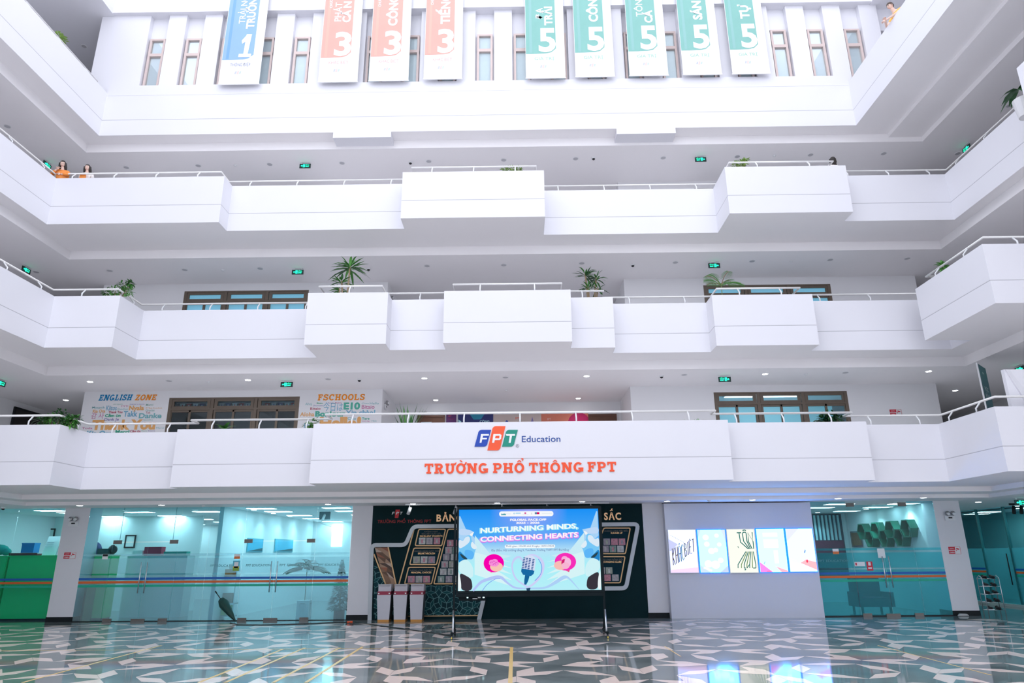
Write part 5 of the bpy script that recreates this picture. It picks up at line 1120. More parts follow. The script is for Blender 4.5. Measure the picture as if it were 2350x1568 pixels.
goldframe([(768,1195),(1248,1195),(1178,1494),(695,1492)], [(815,1410),(953,1410),(1090,1410)], [('KHỦNG LONG ĐỘT PHÁ',790,1235,1200,1260,CAPD),('PRINCIPAL CHOICES',810,1274,1175,1304,CAPG)], 15.6, c6)
goldframe([(1475,512),(2150,505),(1900,1490),(1220,1492)], [(1515,760),(1640,758),(1485,890),(1612,888),(1445,1015),(1580,1013),(1415,1143),(1548,1141),(1390,1275),(1528,1273),(1350,1410),(1490,1408),(1625,1406)], [], 15, c6)
goldframe([(40,425),(452,425),(376,826),(-110,826)], [(85,640),(205,640),(322,640),(65,752),(182,752),(300,752)], [('KHỦNG LONG TIÊU BIỂU',50,460,420,482,CAPD),('RUNNER UP',150,490,330,516,CAPG)], 15.2, cr)
goldframe([(-120,872),(370,872),(295,1280),(-230,1280)], [(5,1090),(122,1090),(-22,1203),(97,1203),(220,1203)], [('KHỦNG LONG ĐỒNG ĐỘI',-60,908,335,930,CAPD),('OUTSTANDING CLUBS',-40,940,315,968,CAPG)], 15.2, cr)
goldframe([(-560,428),(-15,426),(-140,826),(-660,828)], [(-130,640),(-245,640),(-150,752)], [], 15.2, cr)
for a,b in (((891,1256),(911,1351)),((858.5,1272),(889,1351)),((951,1213),(913,1351))): flatband([a,b], .04, .025, GOLD, 'gold_line')
flatband([(1010,1414),(1097,1413)], .03, .02, GOLD, 'gold_line'); flatband([(905,1415),(1010,1414)], .03, .02, GOLD, 'gold_line')
# faceted brown wedge
BR = [mat('facet_%d'%i,c,.5) for i,c in enumerate(((.12,.06,.03),(.22,.12,.07),(.36,.22,.14),(.50,.38,.30),(.30,.10,.05),(.06,.03,.02)))]
def wq(u,v):
    a = Vector((860,1257)).lerp(Vector((890,1257)),u); b = Vector((886,1350)).lerp(Vector((910,1350)),u); q = a.lerp(b,v); return q
grid = [[(u/2+(R.uniform(-.16,.16) if u == 1 else 0), v/8+(R.uniform(-.04,.04) if 0<v<8 else 0)) for u in range(3)] for v in range(9)]
for v in range(8):
    for u in range(2):
        q = [grid[v][u],grid[v][u+1],grid[v+1][u+1],grid[v+1][u]]
        for tr in ((0,1,2),(0,2,3)):
            pts = [(atY(*wq(*q[i]),YW-.003).x, atY(*wq(*q[i]),YW-.003).z) for i in tr]; MB().plate(pts, YW-.008-.002*R.random(), YW).build('facet', R.choice(BR), dw)
# Penrose ornament of the lower panel
def clip(poly, reg):
    out = poly
    for i in range(len(reg)):
        a,b = reg[i], reg[(i+1)%len(reg)]; ins = lambda p: (b[0]-a[0])*(p[1]-a[1])-(b[1]-a[1])*(p[0]-a[0]) >= 0
        inp, out = out, []
        for k in range(len(inp)):
            p,q = inp[k-1], inp[k]; ip,iq = ins(p), ins(q)
            if ip != iq:
                den = (b[0]-a[0])*(q[1]-p[1])-(b[1]-a[1])*(q[0]-p[0]); s_ = -((b[0]-a[0])*(p[1]-a[1])-(b[1]-a[1])*(p[0]-a[0]))/den; out.append((p[0]+(q[0]-p[0])*s_, p[1]+(q[1]-p[1])*s_))
            if iq: out.append(q)
        if len(out) < 3: return []
    return out
REG = [[(889,1344),(889,1413),(1098,1412),(1112,1344)],[(858,1284),(858,1420),(889,1420),(889,1350)]]
regs = [[(atY(*q,YW).x, atY(*q,YW).z) for q in r_] for r_ in REG]
TL = [mat('ornament_dark',(.006,.035,.045),.6,spec=.1), mat('ornament_teal',(.01,.075,.085),.6,spec=.1), mat('ornament_deep',(.008,.050,.062),.6,spec=.1)]; LINE = mat('ornament_line',(.16,.33,.34),.5,spec=.1)
mbl = MB()
for rg in regs: mbl.plate(rg, YW-.003, YW)
mbl.build('ornament_ground', LINE, dw)
cnt = 0; extra = MB()
for thin,vs in penrose(-3.2, .75, .165, 2.6):
    ar = sum(vs[i][0]*vs[(i+1)%4][1]-vs[(i+1)%4][0]*vs[i][1] for i in range(4)); vs = vs if ar > 0 else vs[::-1]
    cx = sum(p[0] for p in vs)/4; cy = sum(p[1] for p in vs)/4; v2 = [(cx+(p[0]-cx)*.90, cy+(p[1]-cy)*.90) for p in vs]
    for rg in regs:
        c_ = clip(v2, rg)
        if len(c_) >= 3:
            m_ = TL[1] if thin else TL[(0,0,2)[cnt%3]]; cnt += 1
            if cnt < 290: MB().plate(c_, YW-.007, YW-.002).build('ornament_tile', m_, dw)
            else: extra.plate(c_, YW-.007, YW-.002)
if extra.v: extra.build('ornament_field', TL[0], dw)['kind'] = 'stuff'
# gold heading, small logo and red line
GL_ = mat('gold_letter',(.80,.50,.28),.35,.3,emit=(.8,.5,.25),es=.12)
def raised(body,x0,y0,x1,y1,m,Y=YW,bold=.03,gap=1.0):
    X0,Z0,X1,Z1 = rectY(x0,y0,x1,y1,Y); ws = []
    for ch in body: v,_ = text_mesh(ch,bold); ws.append((max(p[0] for p in v)-min(p[0] for p in v)) if v else .3)
    tot = sum(ws)+.08*(len(ws)-1); k = (X1-X0)/tot; x = X0
    for ch,w_ in zip(body,ws):
        if ch != ' ':
            mb = MB(); put_text(mb, ch, ((x,Y-.03,Z0),(1,0,0),(0,0,1)), w_*k, Z1-Z0, bold, 0, 'l'); n = len(mb.v); fr_ = list(mb.f)
            mb.build('letter', m, dw)
        x += (w_+.08)*k
raised('BẢNG',1002,1181,1062,1196.5,GL_); raised('SẮC',1386,1177,1425,1193,GL_); raised('T',1371,1178,1380,1193,GL_)
RD = mat('dark_red_letter',(.35,.012,.015),.4); raised('TRƯỜNG PHỔ THÔNG FPT',867,1193.5,990,1200.5,RD,bold=.012)
MB().plate(px_poly([(908,1170),(918,1170),(914,1189),(906,1189)],YW-.01),YW-.02,YW).build('logo_tile', mat('logo_red',(.55,.01,.02),.4), dw)
for ch,x0,x1 in (('F',899,906),('P',908.5,915.5),('T',918,924)): wall_text(ch,x0,1175,x1,1181,YW-.024,PAPER,dw,.02,.2,name='letter')
# track with spot lamps
TY = 22.9; a_,b_ = atZ(930,1157,3.53), atZ(1402,1151,3.53)
t = thing('spot_track',(0,TY,3.53),'white ceiling track with five small spot lamps before the display wall','track lights')
MB().box(a_.x,TY-.02,3.49,b_.x,TY+.02,3.53).build('track', WHITEP, t)
for x in (940,1046,1152,1255,1356):
    p = atY(x,1162,TY); s_ = MB().tube([(p.x,TY,3.5),(p.x,TY,3.40)],.012,6).build('stem', WHITEP, t); MB().tube([(p.x+.03,TY-.03,3.42),(p.x-.05,TY+.08,3.22)],.055,10).build('spot_head', WHITEP, s_, True)
t = thing('spot_track',(18.5,25.5,3.53),'black track with two spot lamps under the ceiling at the far right','track lights'); p0 = atZ(2318,1162,3.53); YT = 25.0; pa,pb = atY(2318,1168,YT), atY(2350,1168,YT)
MB().box(pa.x,YT-.02,3.47,pb.x+.4,YT+.02,3.53).build('track', DARKM, t)
for x in (2328,2345): p = atY(x,1176,YT); MB().tube([(p.x,YT,3.48),(p.x,YT,3.40)],.012,6).build('stem', DARKM, t); MB().tube([(p.x+.02,YT,3.42),(p.x-.06,YT-.06,3.18)],.06,8).build('spot_head', DARKM, t, True)

# ================================================================== three waste bins
BINW = mat('bin_white',(.62,.62,.68),.4,var=.03); BINR = mat('bin_band_red',(.32,.02,.06),.4); BINO = mat('bin_base_orange',(.62,.28,.05),.4); BIND = mat('bin_dark',(.05,.06,.07),.4)
labs = ('white tapered waste bin with a red band beside the white column','white tapered waste bin with a red band standing between two others','white tapered waste bin with a red band nearest the patterned panel')
for i,(xa,xb) in enumerate(((864,896),(902,933),(939,972))):
    yf, yb2 = 22.75, 23.25; X0, X1 = atY(xa,1390,yf).x, atY(xb,1390,yf).x; c = (X0+X1)/2; w = .43; t = thing('waste_bin',(c,23.0,0),labs[i],'waste bin','waste bins')
    def ring(hw, ya, yb, z): return [(c-hw,ya,z),(c+hw,ya,z),(c+hw,yb,z),(c-hw,yb,z)]
    MB().prism(ring(w*.40,yf+.05,yb2,0),ring(w*.41,yf+.05,yb2,.06)).build('base', BINO, t)
    bd = MB().prism(ring(w*.41,yf+.05,yb2,.06),ring(w*.50,yf,yb2,.78)).build('body', BINW, t)
    MB().prism([(c+w*.41,yf+.08,.06),(c+w*.425,yf+.08,.06),(c+w*.425,yb2,.06),(c+w*.41,yb2,.06)],[(c+w*.50,yf+.03,.78),(c+w*.515,yf+.03,.78),(c+w*.515,yb2,.78),(c+w*.50,yb2,.78)]).build('side_panel', BIND, bd)
    MB().box(c-w*.47,yf+.01,.78,c+w*.47,yb2,.88).build('red_band', BINR, t)
    m_ = MB(); put_text(m_, 'RÁC', ((c,yf+.004,.81),(1,0,0),(0,0,1)), .2, .04, .02); 
    for s_ in (-1,1): MB().box(c+s_*w*.38-.02,yf,.80,c+s_*w*.38+.02,yf+.012,.84).build('sticker', PAPER, t)
    hd = MB(); hd.box(c-w*.47,yf+.12,.88,c+w*.40,yb2,1.06); hd.box(c+w*.40,yf+.06,.88,c+w*.47,yb2,1.07); hd.box(c-w*.47,yf+.04,1.06,c+w*.47,yb2,1.08); hd.build('hood', BINW, t)

# ================================================================== shoe rack beside the right column
p = atZ(2275,1418,0); t = thing('shoe_rack',(14.75,23.2,0),'slim steel shoe rack with dark shoes beside the right column','rack')
rx0, rx1, ry = 14.52, 15.05, 23.35
for xx in (rx0,rx1):
    MB().tube([(xx,ry-.12,0),(xx,ry-.12,1.12),(xx,ry,1.20),(xx,ry+.12,1.12),(xx,ry+.12,0)],.014,7).build('side_frame', STEEL, t, True)
for k in range(5):
    z = .18+k*.23; f = MB()
    for yy in (-.1,0,.1): f.tube([(rx0,ry+yy,z),(rx1,ry+yy,z)],.008,5)
    f.build('shelf_bar', STEEL, t, True)
SHO = mat('dark_shoe',(.015,.015,.018),.6,var=.3)
for k in range(5):
    for j in range(2):
        z = .19+k*.23; x = rx0+.14+j*.25
        s_ = MB().ball((x,ry-.04,z+.045),.1,(.5,1.2,.45),10,7); s2 = MB().ball((x,ry+.05,z+.07),.06,(.75,.9,.7),8,6); s_.v += s2.v; o_ = len(s_.v)-len(s2.v); s_.f += [tuple(o_+i for i in q) for q in s2.f]; s_.mi += s2.mi
        o = s_.build('shoe', SHO, org=(x,ry,z)); tag(o,'dark shoe on the slim steel rack','shoe','shoes on the steel rack'); MB().box(x-.045,ry-.15,z-.001,x+.045,ry+.09,z+.015).build('sole', WHITEP if (k+j)%3==0 else DARKM, o)
t = thing('coiled_cable',(13.75,23.4,.0),'coiled pale cable lying at the foot of the right column','cable'); mb = MB()
for k in range(3): mb.tube([(13.8+(.16-.02*k)*math.cos(a),23.36+.08*math.sin(a),.02+.02*k) for a in [i*math.pi/8 for i in range(17)]],.010,5)
mb.build('loops', mat('pale_cable',(.55,.55,.55),.5), t, True)
# ================================================================== LED screen on its stand
YS = 18.35
sx0,sz0,sx1,sz1 = -1.615, 1.055, 1.985, 3.03
q0, q1 = atY(1051,1357,YS), atY(1374,1167,YS); sx0, sx1, sz0, sz1 = q0.x, q1.x-.02, atY(1213,1355.5,YS).z, atY(1213,1169,YS).z
SW, SH = sx1-sx0, sz1-sz0
ls = thing('led_screen',((sx0+sx1)/2,YS+.1,0),'large lit event screen on a black wheeled stand in the hall','screen')
DK = mat('screen_frame_black',(.008,.014,.017),.6,spec=.1)
f = MB(); b_ = .05
f.box(sx0-b_,YS-.01,sz0-b_,sx1+b_,YS+.06,sz0); f.box(sx0-b_,YS-.01,sz1,sx1+b_,YS+.06,sz1+b_*1.5); f.box(sx0-b_,YS-.01,sz0,sx0,YS+.06,sz1); f.box(sx1,YS-.01,sz0,sx1+b_,YS+.06,sz1); f.box(sx0,YS+.02,sz0,sx1,YS+.06,sz1)
f.build('cabinet', DK, ls)
MB().box(sx0-.05,YS-.012,sz0-.14,sx1+.05,YS+.05,sz0-.055).build('lower_beam', DK, ls)
# face with a gradient picture
m = bpy.data.materials.new('screen_picture'); m.use_nodes = True; nt = m.node_tree; nt.nodes.clear()
tc = nt.nodes.new('ShaderNodeTexCoord'); sp = nt.nodes.new('ShaderNodeSeparateXYZ'); nt.links.new(tc.outputs['Generated'], sp.inputs[0])
r1 = nt.nodes.new('ShaderNodeValToRGB'); e = r1.color_ramp.elements; e[0].position = 0; e[0].color = (.50,.92,1,1); e[1].position = 1; e[1].color = (.01,.30,.98,1)
x = e.new(.30); x.color = (.42,.92,1,1); x = e.new(.47); x.color = (.50,.82,1,1); x = e.new(.66); x.color = (.07,.42,1,1)
r2 = nt.nodes.new('ShaderNodeValToRGB'); e = r2.color_ramp.elements; e[0].position = .22; e[0].color = (0,0,0,1); e[1].position = .78; e[1].color = (0,0,0,1); x = e.new(.5); x.color = (1,1,1,1)
mm = nt.nodes.new('ShaderNodeMath'); mm.operation = 'MULTIPLY'; r3 = nt.nodes.new('ShaderNodeValToRGB'); e = r3.color_ramp.elements; e[0].position = .55; e[0].color = (0,0,0,1); e[1].position = .95; e[1].color = (.75,.75,.75,1)
mx = nt.nodes.new('ShaderNodeMix'); mx.data_type = 'RGBA'; mx.inputs[7].default_value = (.45,.42,1,1)
em = nt.nodes.new('ShaderNodeEmission'); em.inputs[1].default_value = .52; ou = nt.nodes.new('ShaderNodeOutputMaterial')
L = nt.links.new; L(sp.outputs['Z'], r1.inputs[0]); L(sp.outputs['X'], r2.inputs[0]); L(sp.outputs['Z'], r3.inputs[0]); L(r2.outputs[0], mm.inputs[0]); L(r3.outputs[0], mm.inputs[1]); L(mm.outputs[0], mx.inputs[0]); L(r1.outputs[0], mx.inputs[6]); L(mx.outputs[2], em.inputs[0]); L(em.outputs[0], ou.inputs[0])
pic = MB().box(sx0,YS-.006,sz0,sx1,YS+.018,sz1).build('display_face', m, ls)
# picture elements in the pixel frame of a 2350x1376 crop
lay = [0]
def sp_(x,y): return (sx0+(x-82)/(2240-82)*SW, sz0+(1322-y)/(1322-78)*SH)
def el(pts, col, st=.95, name='picture_shape', cx=True):
    lay[0] += 1; y = YS-.008-.0004*lay[0]; P_ = [sp_(*p) for p in pts]; mb = MB(); n = len(P_); mb.v = [(a,y,b) for a,b in P_]
    for tr in tessellate_polygon([[Vector((a,b,0)) for a,b in P_]]): mb.f.append(tuple(tr)); mb.mi.append(0)
    return mb.build(name, emis('px_%02d%02d%02d_%d'%(int(col[0]*99),int(col[1]*99),int(col[2]*99),int(st*10)), col, st*.54), pic)
def ell(cx,cy,rx,ry,col,st=.95,a0=0,a1=360,n=28,rot=0,name='picture_shape'):
    return el([(cx+rx*math.cos(math.radians(a0+(a1-a0)*i/n))*math.cos(rot)-ry*math.sin(math.radians(a0+(a1-a0)*i/n))*math.sin(rot), cy+rx*math.cos(math.radians(a0+(a1-a0)*i/n))*math.sin(rot)+ry*math.sin(math.radians(a0+(a1-a0)*i/n))*math.cos(rot)) for i in range(n)], col, st, name)
def ribbon(pts, w, col, st=.95, name='ribbon'):
    ws = list(w) if isinstance(w,(list,tuple)) else [w]*len(pts); np_, nw = [], []
    for i in range(len(pts)-1):                       # Catmull-Rom through the points
        p0,p1,p2,p3 = [Vector(pts[min(max(i+k,0),len(pts)-1)]) for k in (-1,0,1,2)]
        for q in (0,.25,.5,.75): np_.append(tuple(.5*((2*p1)+(p2-p0)*q+(2*p0-5*p1+4*p2-p3)*q*q+(3*p1-p0-3*p2+p3)*q**3))); nw.append(ws[i]*(1-q)+ws[i+1]*q)
    pts, w = np_+[pts[-1]], nw+[ws[-1]]
    L_, R_ = [], []
    for i,p in enumerate(pts):
        a = Vector(pts[max(0,i-1)]); b = Vector(pts[min(len(pts)-1,i+1)]); d = (b-a).normalized(); n = Vector((-d.y,d.x)); ww = w[i] if isinstance(w,(list,tuple)) else w
        L_.append(tuple(Vector(p)+n*ww/2)); R_.append(tuple(Vector(p)-n*ww/2))
    return el(L_+R_[::-1], col, st, name)
def stext(body,x0,y0,x1,y1,col,bold=0.,st=1.0,tilt=0.,name='screen_lettering'):
    lay[0] += 1; y = YS-.008-.0004*lay[0]; a, b = sp_((x0+x1)/2,y1), None; w = (x1-x0)/(2240-82)*SW; h = (y1-y0)/(1322-78)*SH
    mb = MB(); put_text(mb, body, ((a[0],y,a[1]),(math.cos(tilt),0,math.sin(tilt)),(0,0,1)), w, h, bold); return mb.build(name, emis('tx_%02d%02d%02d_%d'%(int(col[0]*99),int(col[1]*99),int(col[2]*99),int(st*10)), col, st*.54), pic)
# light rays and draped fans
el([(100,180),(190,380),(320,430),(290,480),(560,760),(300,700),(82,520),(82,180)], (.42,.70,1.0)); el([(2210,120),(2110,380),(1985,400),(2010,470),(1800,740),(2060,640),(2232,500),(2228,120)], (.42,.70,1.0))
el([(330,480),(560,760),(900,800),(560,900),(330,720)], (.62,.90,1.0)); el([(2010,450),(1770,740),(1500,800),(1800,900),(2010,720)], (.62,.90,1.0))
for a in range(5): el([(330,740+a*20),(900,900+a*90),(330,800+a*70)], (.72,.97,1.0)); el([(2000,740+a*20),(1420,900+a*90),(2000,800+a*70)], (.72,.97,1.0))
def flip(pts): return [(2318-x,y-8) for x,y in pts]
def chaikin(p, n=2):
    for _ in range(n):
        q = []
        for i in range(len(p)):
            a, b = Vector(p[i]), Vector(p[(i+1) % len(p)]); q += [tuple(a*.75+b*.25), tuple(a*.25+b*.75)]
        p = q
    return p
def both(pts, col, st=.95, name='picture_shape'): pts = chaikin(pts); el(pts, col, st, name); el(flip(pts), col, st, name)
# two facing heads with hood and dark shoulders
both([(82,520),(150,570),(175,500),(270,470),(280,560),(310,600),(370,660),(345,700),(330,740),(325,780),(300,850),(240,850),(150,840),(82,730)], (.20,.62,1.0), .95, 'head_profile')
both([(82,530),(150,575),(180,505),(250,490),(260,580),(160,660),(82,690)], (.75,.88,1.0), .95, 'head_highlight')
both([(285,570),(310,600),(370,660),(345,700),(300,690),(265,640)], (.80,.92,1.0), .95, 'nose_highlight')
both([(180,690),(300,720),(325,780),(300,850),(240,850),(170,790)], (.12,.50,1.0), .95, 'cheek')
both([(82,700),(160,780),(240,850),(165,850),(150,880),(100,900),(82,880)], (.02,.25,.62), .95, 'neck')
both([(95,742),(240,850),(165,848),(120,800)], (.04,.10,.13), .6, 'neck_shadow')
both([(82,380),(170,375),(320,420),(280,470),(180,480),(82,470)], (.55,.74,1.0), .95, 'hood'); both([(240,470),(320,420),(300,470),(285,500)], (.95,.98,1.0), .95, 'hood_rim')
both([(82,900),(165,850),(250,870),(320,1000),(300,1160),(82,1040)], (.66,.95,1.0), .95, 'collar')
both([(95,1040),(240,1115),(290,1160),(305,1322),(130,1322),(130,1200)], (.045,.04,.055), .9, 'dark_shoulder'); both([(82,1030),(95,1040),(130,1200),(130,1322),(82,1322)], (.88,.98,1.0), .95, 'white_lapel')
# ribbons
ribbon([(310,1322),(420,1200),(540,1150),(660,1120),(740,1130),(820,1200),(930,1275),(1050,1290)], [30,40,46,50,44,30,26,20], (.48,.60,1.0)); ribbon([(450,1322),(520,1230),(640,1150),(720,1140)], 10, (.25,.40,.95)); ribbon([(1050,1290),(1220,1290),(1400,1280),(1560,1200),(1680,1130),(1760,1150),(1900,1310)], [20,24,30,50,54,26,8], (.45,.68,1.0))
ribbon([(1130,1270),(960,1150),(900,980),(930,860),(1010,820),(1080,900)], [26,24,24,30,34,20], (.62,.66,1.0)); ribbon([(1080,900),(1130,810),(1230,790),(1340,860),(1370,970),(1320,1120),(1200,1240),(1110,1275)], [16,22,28,40,44,36,30,24], (.66,.68,1.0)); ribbon([(1240,1180),(1330,1080),(1350,960),(1300,850)], 8, (.10,.25,.85))
# speech bubbles
for cx,cy,rx,ry,tx,c1,c2 in ((622,910,155,138,(575,1055),(1.0,.0,.45),(1.0,.60,.50)),(1710,895,162,134,(1760,1055),(1.0,.03,.52),(1.0,.55,.50))):
    el([(cx-60,cy+100),(cx+70,cy+110),tx], (.85,.10,.25) if cx > 1000 else (1.0,.35,.45), .95, 'bubble_tail'); ell(cx,cy,rx,ry,c1,.95,name='speech_bubble'); ell(cx+(40 if cx<1000 else -75),cy+55,rx*.62,ry*.52,c2,.95,name='bubble_glow')
    if cx < 1000:
        for dx,dy,r_ in ((-30,-20,42),(15,-30,45),(45,5,38),(-10,15,45),(-45,5,30),(30,30,28)): ell(cx+dx,cy+dy,r_,r_*.75,(1.0,.30,.75),.95,name='brain_lobe')
        for dx,dy in ((-40,-10),(0,-25),(35,-5),(5,15)): ribbon([(cx+dx-18,cy+dy+10),(cx+dx,cy+dy-10),(cx+dx+20,cy+dy+4)],7,(.75,.05,.55))
    else:
        for dx,dy,a_,b2,c_ in ((-10,-40,50,45,(1.0,.45,.75)),(-20,20,42,60,(.70,.02,.18)),(35,10,50,70,(1.0,.55,.80)),(0,60,60,50,(1.0,.50,.70))): ell(cx+dx,cy+dy,a_,b2,c_,.95,name='heart_lobe')
# microphone
rot = math.radians(10); MC = (1150,950)
def mr(x,y): return (MC[0]+x*math.cos(rot)-y*math.sin(rot), MC[1]+x*math.sin(rot)+y*math.cos(rot))
el([mr(*p) for p in ((-95,-70),(-75,-130),(-30,-160),(30,-160),(80,-130),(100,-70),(100,70),(85,130),(30,155),(-30,155),(-85,130),(-98,70))], (.72,.80,1.0), .95, 'microphone_head')
for k in range(9):
    for x_ in (-82,-40,5,60): el([mr(x_-16,-110+k*24),mr(x_+16,-112+k*24),mr(x_+16,-98+k*24),mr(x_-16,-96+k*24)], (.02,.09,.35), .8, 'microphone_slot')
el([mr(*p) for p in ((-98,60),(100,60),(95,110),(60,150),(-60,150),(-95,110))], (.01,.16,.42), .9, 'microphone_base'); el([mr(-30,150),mr(40,150),mr(30,230),mr(10,290),mr(-20,290),mr(-30,220)], (.01,.14,.36), .9, 'microphone_neck'); el([(1110,1290),(1175,1280),(1165,1322),(1118,1322)], (.02,.08,.18), .8, 'microphone_stand')
# heading block
def rr(x0,y0,x1,y1,r,col,st=1.0,name='label_field'):
    pts = []
    for cx,cy,a in ((x1-r,y0+r,-90),(x1-r,y1-r,0),(x0+r,y1-r,90),(x0+r,y0+r,180)):
        for k in range(5): t_ = math.radians(a+k*22.5); pts.append((cx+r*math.cos(t_),cy+r*math.sin(t_)))
    return el(pts, col, st, name)
rr(705,112,1545,192,36,(.95,.97,1.0))
for k in range(4): el([(735+k*18,172),(748+k*18,135+6*(k%2)),(760+k*18,172)], (.0,.35,.45), .8, 'small_logo')
rr(960,132,1040,152,4,(.45,.70,.90)); ell(938,145,14,14,(.55,.75,.95)); ell(1110,142,16,14,(.70,.10,.35)); rr(1065,163,1160,172,3,(.75,.80,.88)); rr(1200,135,1216,165,4,(.7,.72,.75)); el([(1257,128),(1290,128),(1290,160),(1257,160)],(.12,.25,.45),.9,'small_logo'); el([(1290,128),(1328,128),(1328,160),(1290,160)],(.80,.0,.12),.9,'small_logo'); rr(1365,145,1525,154,3,(.75,.82,.90)); rr(805,148,890,156,3,(.7,.78,.85))
stext('FGLOBAL FACE-OFF',875,228,1432,262,(.98,.95,1.0),.05); stext('2025 - 2026',965,276,1330,306,(.98,.95,1.0),.05)
TI = math.atan2(60,1500)
for dx,dy,col in ((0,10,(.05,.45,.95)),(-6,4,(.35,.85,1.0)),(6,4,(.35,.85,1.0))): stext('NURTURNING MINDS,',408+dx,335+dy,1925+dx,415+dy,col,.05,.95,TI)
stext('NURTURNING MINDS,',418,338,1912,412,(.95,.99,1.0),.028,1.0,TI)
for dx,dy,col in ((0,12,(.55,.12,.85)),(-6,4,(.85,.35,.95)),(6,4,(.85,.35,.95))): stext('CONNECTING HEARTS',408+dx,472+dy,1925+dx,552+dy,col,.05,.95,TI)
stext('CONNECTING HEARTS',418,474,1912,548,(1.0,.96,1.0),.028,1.0,TI)
rr(790,630,1560,685,26,(.90,.97,1.0)); stext('Thời gian: 13h30 thứ 4 ngày 14/01/2025',805,640,1542,666,(.16,.22,.42),.005,.9)
stext('Địa điểm: Hội trường tầng 5, Toà Beta, Trường THPT FPT Đà Nẵng',585,700,1765,730,(.16,.22,.42),.005,.9)
# stand
for s,xp in ((-1,sx0-.10),(1,sx1+.06)):
    MB().box(xp-.025,YS+.0,.12,xp+.025,YS+.06,sz1+.05).build('post', DK, ls)
    st_ = MB().tube([(xp,YS-.03,.62),(xp-.02*s,YS-.36,.15)],.022,8).build('front_strut', STEEL, ls, True)
    MB().tube([(xp,YS+.05,.62),(xp,YS+.40,.15)],.020,8).build('rear_strut', DK, ls, True)
    ft = MB().box(xp-.03,YS-.42,.10,xp+.03,YS+.48,.15).build('foot_beam', DK, ls)
    for yy in (YS-.38,YS+.44):
        c_ = MB().tube([(xp-.02,yy,.05),(xp+.02,yy,.05)],.05,14).build('caster', BLK, ft, True)
    MB().box(xp-.012,YS-.44,.01,xp+.012,YS-.42,.05).build('brake_tab', YEL, ft)
MB().box(sx0-.1,YS+.02,.60,sx0-.02,YS+.05,.66).build('clamp', DK, ls)
# player shelf
t = thing('media_player',(sx0+.35,YS+.2,.80),'black media player box hung under the left end of the screen','player')
X0,Z0,X1,Z1 = rectY(1053,1361,1114,1379,YS+.1)
MB().box(X0,YS+.07,Z0,X1,YS+.40,Z1-.05).build('case', DK, t); MB().box(X0,YS+.07,Z1-.04,X1+.02,YS+.40,Z1).build('shelf', DK, t)
for k,(a,b,m_) in enumerate(((.30,.36,emis('player_led',(.6,.95,1.0),1.0)),(.52,.70,PAPER),(.72,.82,PAPER),(.90,.97,MATS['player_led']))): MB().box(X0+a*(X1-X0),YS+.062,Z0+.06-.02*(k==1),X0+b*(X1-X0),YS+.07,Z0+.10-.045*(k==1)).build('indicator', m_, t)
MB().tube([(X0+.02,YS+.2,Z1),(X0+.02,YS+.07,sz0-.1)],.015,6).build('hanger', DK, t)
# floor cable with the orange plug
t = thing('floor_cable', tuple(atZ(803,1428,0)), 'black power cable with an orange plug trailing over the floor to the screen', 'cable')
CB = mat('cable_black',(.012,.015,.016),.5)
MB().tube([tuple(atZ(x,y,.012)) for x,y in ((528,1430),(545,1434),(600,1434.5),(660,1433),(720,1431),(770,1428.5),(795,1428))],.012,6).build('cable_run', CB, t, True)
MB().tube([tuple(atZ(x,y,.012)) for x,y in ((815,1428),(850,1433),(900,1440),(960,1448),(1010,1455),(1036,1460))],.012,6).build('cable_run', CB, t, True)
p = atZ(804,1428,.04); MB().tube([(p.x-.10,p.y,.036),(p.x+.06,p.y+.03,.036)],[.028,.034],10).build('plug', mat('plug_orange',(.75,.10,.03),.4), t, True); MB().tube([(p.x,p.y-.05,.04),(p.x+.05,p.y-.3,.012),(p.x+.2,p.y-.45,.012)],.01,6).build('loose_lead', CB, t, True)

